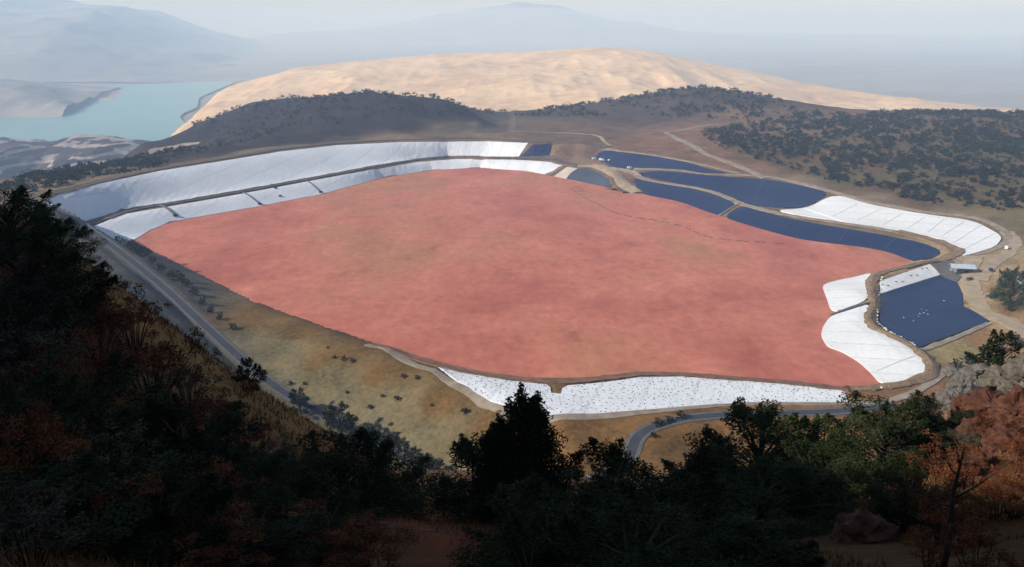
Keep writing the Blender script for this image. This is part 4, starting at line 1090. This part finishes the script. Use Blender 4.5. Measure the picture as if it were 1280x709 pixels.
# ------------------------------------------------------------------ vehicles
def make_vehicle(name, body_mat, kind):
    r = empty(name, (0, 0, -40)); L_, W_ = (5.2, 1.9) if kind == 'pickup' else (5.6, 2.1)
    if kind == 'pickup':
        out = [(-2.6, .45), (2.5, .45), (2.6, .75), (2.45, 1.0), (1.25, 1.12), (.55, 1.72), (-.75, 1.75), (-.85, 1.1), (-2.6, 1.08)]
    else:
        out = [(-2.8, .45), (2.7, .45), (2.8, .8), (2.55, 1.15), (1.9, 1.3), (1.25, 2.3), (-2.55, 2.35), (-2.8, 2.1)]
    m = MB(); m.prism(out, -W_ / 2, W_ / 2); b = m.build('body', body_mat, r)
    bv = b.modifiers.new('bevel', 'BEVEL'); bv.width = .06; bv.segments = 2
    if kind == 'pickup':
        m = MB(); m.prism([(1.15, 1.16), (.55, 1.66), (-.62, 1.68), (-.72, 1.16)], -W_ / 2 - .02, W_ / 2 + .02); m.build('window', M['glass'], r)
        m = MB(); m.box((-1.72, 0, 1.1), (1.55, W_ - .35, .06)); m.build('bed_liner', M['black'], r)
        fx = 2.56
    else:
        m = MB(); m.prism([(1.75, 1.38), (1.25, 2.15), (.1, 2.17), (.1, 1.38)], -W_ / 2 - .02, W_ / 2 + .02); m.build('window', M['glass'], r)
        fx = 2.72
    for s in (-1, 1):
        for x in (-1.65, 1.65):
            m = MB(); m.tube([(x, s * (W_ / 2 - .22), .4), (x, s * (W_ / 2 + .03), .4)], [.4, .4], 16)
            w = m.build('wheel', M['black'], r, False); m = MB(); m.tube([(x, s * (W_ / 2 + .03), .4), (x, s * (W_ / 2 + .05), .4)], [.22, .2], 12); m.build('rim', M['steel'], w)
        m = MB(); m.box((fx, s * .7, .85), (.1, .34, .2)); m.build('headlight', M['glass'], r)
    return r
def park(o, px, py, z, rz, label, cat, sc_=1.0, group=None):
    p = P(px, py, z); o.location = (p.x, p.y, gz(p.x, p.y) + .45); o.rotation_euler = (0, 0, rz); o.scale = (sc_,) * 3
    for k in ('label', 'category', 'group'):
        if k in o: del o[k]
    return tag(o, label, cat, group)
pk = make_vehicle('pickup_truck', M['bluepaint'], 'pickup')
park(pk, 1240, 373, 6.2, R(20), 'navy pickup parked in the service yard beside the green tree', 'pickup', 1.7)
vn = make_vehicle('van', M['whitepaint'], 'van')
park(vn, 743, 203, 10.5, R(10), 'white van at the far bank, leftmost of the pair on the causeway head', 'van', 1.3)
park(copy_tree(vn), 752, 205, 10.5, R(-15), 'white van at the far bank, second on the causeway head', 'van', 1.45)
park(copy_tree(vn), 762, 206.5, 10.5, R(30), 'smaller white van right of the pair on the causeway head', 'van', .95)
park(copy_tree(vn), 787, 216.5, 9.5, R(5), 'white van standing alone where the blue liners meet', 'van', 1.25)
park(copy_tree(vn), 1257, 314, 11.5, R(60), 'white van on the curved track behind the tin-roofed shed', 'van', 1.2)
pk2 = park(copy_tree(pk), 1238, 340, 8, R(70), 'dark pickup parked behind the orange bank of the service yard', 'pickup', 1.3)
# ------------------------------------------------------------------ shed, building, poles
def shed():
    p = P(1202, 339, 8); r = empty('shed', (p.x, p.y, gz(p.x, p.y) + .4), R(-12))
    for x in (-8, 0, 8):
        for y in (-4.5, 4.5):
            m = MB(); m.tube([(x, y, -.5), (x, y, 5.4)], [.22, .22], 8); m.build('post', M['steel'], r)
    m = MB(); m.prism([(-5.4, 5.2), (0, 7.4), (5.4, 5.2), (5.4, 5.4), (0, 7.65), (-5.4, 5.4)], -9.3, 9.3); o = m.build('roof', M['roofblue'], r); o.rotation_euler = (0, 0, R(90))
    m = MB(); m.box((0, 4.4, 2.4), (16, .2, 4.8)); m.build('back_wall', M['wall'], r)
    m = MB(); m.tube([(-5.5, 0, 1.4), (-1.5, 0, 1.4)], [1.3, 1.3], 14); m.build('tank', M['roofgrey'], r, True)
    m = MB(); m.box((4, -1, 1.1), (3, 2.2, 2.2)); m.build('pump_unit', M['black'], r)
    tag(r, 'open shed with a pale blue tin roof at the corner of the service yard', 'shed')
shed()
m = MB(); p = P(1212, 349, 7)
tk_ = empty('skip', (p.x, p.y, gz(p.x, p.y) + .4), R(25)); m.prism([(-2, .15), (2, .15), (2.6, 1.7), (-2.6, 1.7)], -1.1, 1.1); m.build('bin', M['steel'], tk_); m = MB(); m.box((0, 0, 1.78), (5.3, 2.4, .12)); m.build('rim', M['black'], tk_)
tag(tk_, 'dark steel skip standing in front of the tin-roofed shed', 'skip')
def house():
    p = P(1292, 366, 6.5); r = empty('building', (p.x, p.y, gz(p.x, p.y)), R(-8))
    m = MB(); m.box((0, 0, 3.2), (22, 14, 6.8)); m.build('wall', M['wall'], r)
    m = MB(); m.prism([(-8, 6.5), (0, 10), (8, 6.5), (8, 6.75), (0, 10.3), (-8, 6.75)], -12, 12); o = m.build('roof', M['roofgrey'], r); o.rotation_euler = (0, 0, R(90))
    for x in (-8, -3, 3, 8):
        m = MB(); m.box((x, -7.0, 3.4), (2, .16, 1.6)); w = m.build('window', M['glass'], r)
        m = MB(); m.box((x, -7.06, 2.5), (2.3, .24, .16)); m.build('sill', M['wall'], w)
    m = MB(); m.box((0, -7.0, 1.3), (1.8, .16, 2.6)); m.build('door', M['steel'], r)
    tag(r, 'grey-roofed building at the right edge behind the green tree', 'building')
house()
def pole(px, py, depth, h, label):
    q = D(px, py, depth); g = gz(q.x, q.y); r = empty('utility_pole', (q.x, q.y, g), R(10))
    m = MB(); m.tube([(0, 0, -1), (0, 0, h)], [.42, .28], 8); m.build('post', M['pole'], r, True)
    m = MB(); m.box((0, 0, h * .88), (5.5, .35, .4)); m.build('crossarm', M['pole'], r)
    for x in (-2.5, 0, 2.5):
        m = MB(); m.tube([(x, 0, h * .88 + .2), (x, 0, h * .88 + 1)], [.2, .12], 6); m.build('insulator', M['glass'], r)
    tag(r, label, 'utility pole')
pole(1216, 148, 1395, 17, 'utility pole on the right ridge, nearer the right edge, against the sandy hills')
pole(1175, 150, 1395, 16, 'utility pole on the right ridge, left of the other pole, against the sandy hills')
# ------------------------------------------------------------------ air
hz = MB(); x0, x1, y0, y1, z0, z1 = -25000, 26000, -700, 35500, -262, 520
hz.box(((x0 + x1) / 2, (y0 + y1) / 2, (z0 + z1) / 2), (x1 - x0, y1 - y0, z1 - z0))
hm = bpy.data.materials.new('haze'); hm.use_nodes = True; nt = hm.node_tree
nt.nodes.remove(nt.nodes['Principled BSDF'])
pv = nt.nodes.new('ShaderNodeVolumePrincipled')
pv.inputs['Color'].default_value = (0.53, 0.72, 1.0, 1); pv.inputs['Density'].default_value = 0.00014
pv.inputs['Absorption Color'].default_value = (0.72, 0.80, 1, 1)
pv.inputs['Anisotropy'].default_value = 0.0
nt.links.new(pv.outputs['Volume'], nt.nodes['Material Output'].inputs['Volume'])
ho = hz.build('haze', hm); tag(ho, kind='stuff')

# ------------------------------------------------------------------ light
SUN_EL, SUN_AZ = R(31), R(252)       # azimuth measured clockwise from +Y: behind and left of the camera
sd = V((math.sin(SUN_AZ) * math.cos(SUN_EL), math.cos(SUN_AZ) * math.cos(SUN_EL), math.sin(SUN_EL)))
sl = bpy.data.lights.new('sun', 'SUN'); sl.energy = 4.9; sl.angle = R(0.5); sl.color = (1.0, 0.965, 0.925)
so = bpy.data.objects.new('sun', sl); col.objects.link(so); so.rotation_euler = sd.to_track_quat('Z', 'Y').to_euler(); so.location = (-300, -300, 600)
wd = bpy.data.worlds.new('World'); sc.world = wd; wd.use_nodes = True; nt = wd.node_tree
sky = nt.nodes.new('ShaderNodeTexSky'); sky.sky_type = 'NISHITA'; sky.sun_disc = False
sky.sun_elevation = SUN_EL; sky.sun_rotation = SUN_AZ; sky.altitude = 1200; sky.air_density = 1.0; sky.dust_density = 1.0
nt.links.new(sky.outputs['Color'], nt.nodes['Background'].inputs['Color']); nt.nodes['Background'].inputs['Strength'].default_value = 0.11
vs_ = sc.view_settings; vs_.view_transform = 'Standard'; vs_.look = 'None'; vs_.exposure = 0.15; vs_.gamma = 1.0; vs_.use_curve_mapping = False
sc.cycles.use_denoising = True
sc.cycles.max_bounces = 8; sc.cycles.diffuse_bounces = 2; sc.cycles.volume_bounces = 6; sc.cycles.transparent_max_bounces = 4
print('ctrl', n, 'grid', NR, NC)
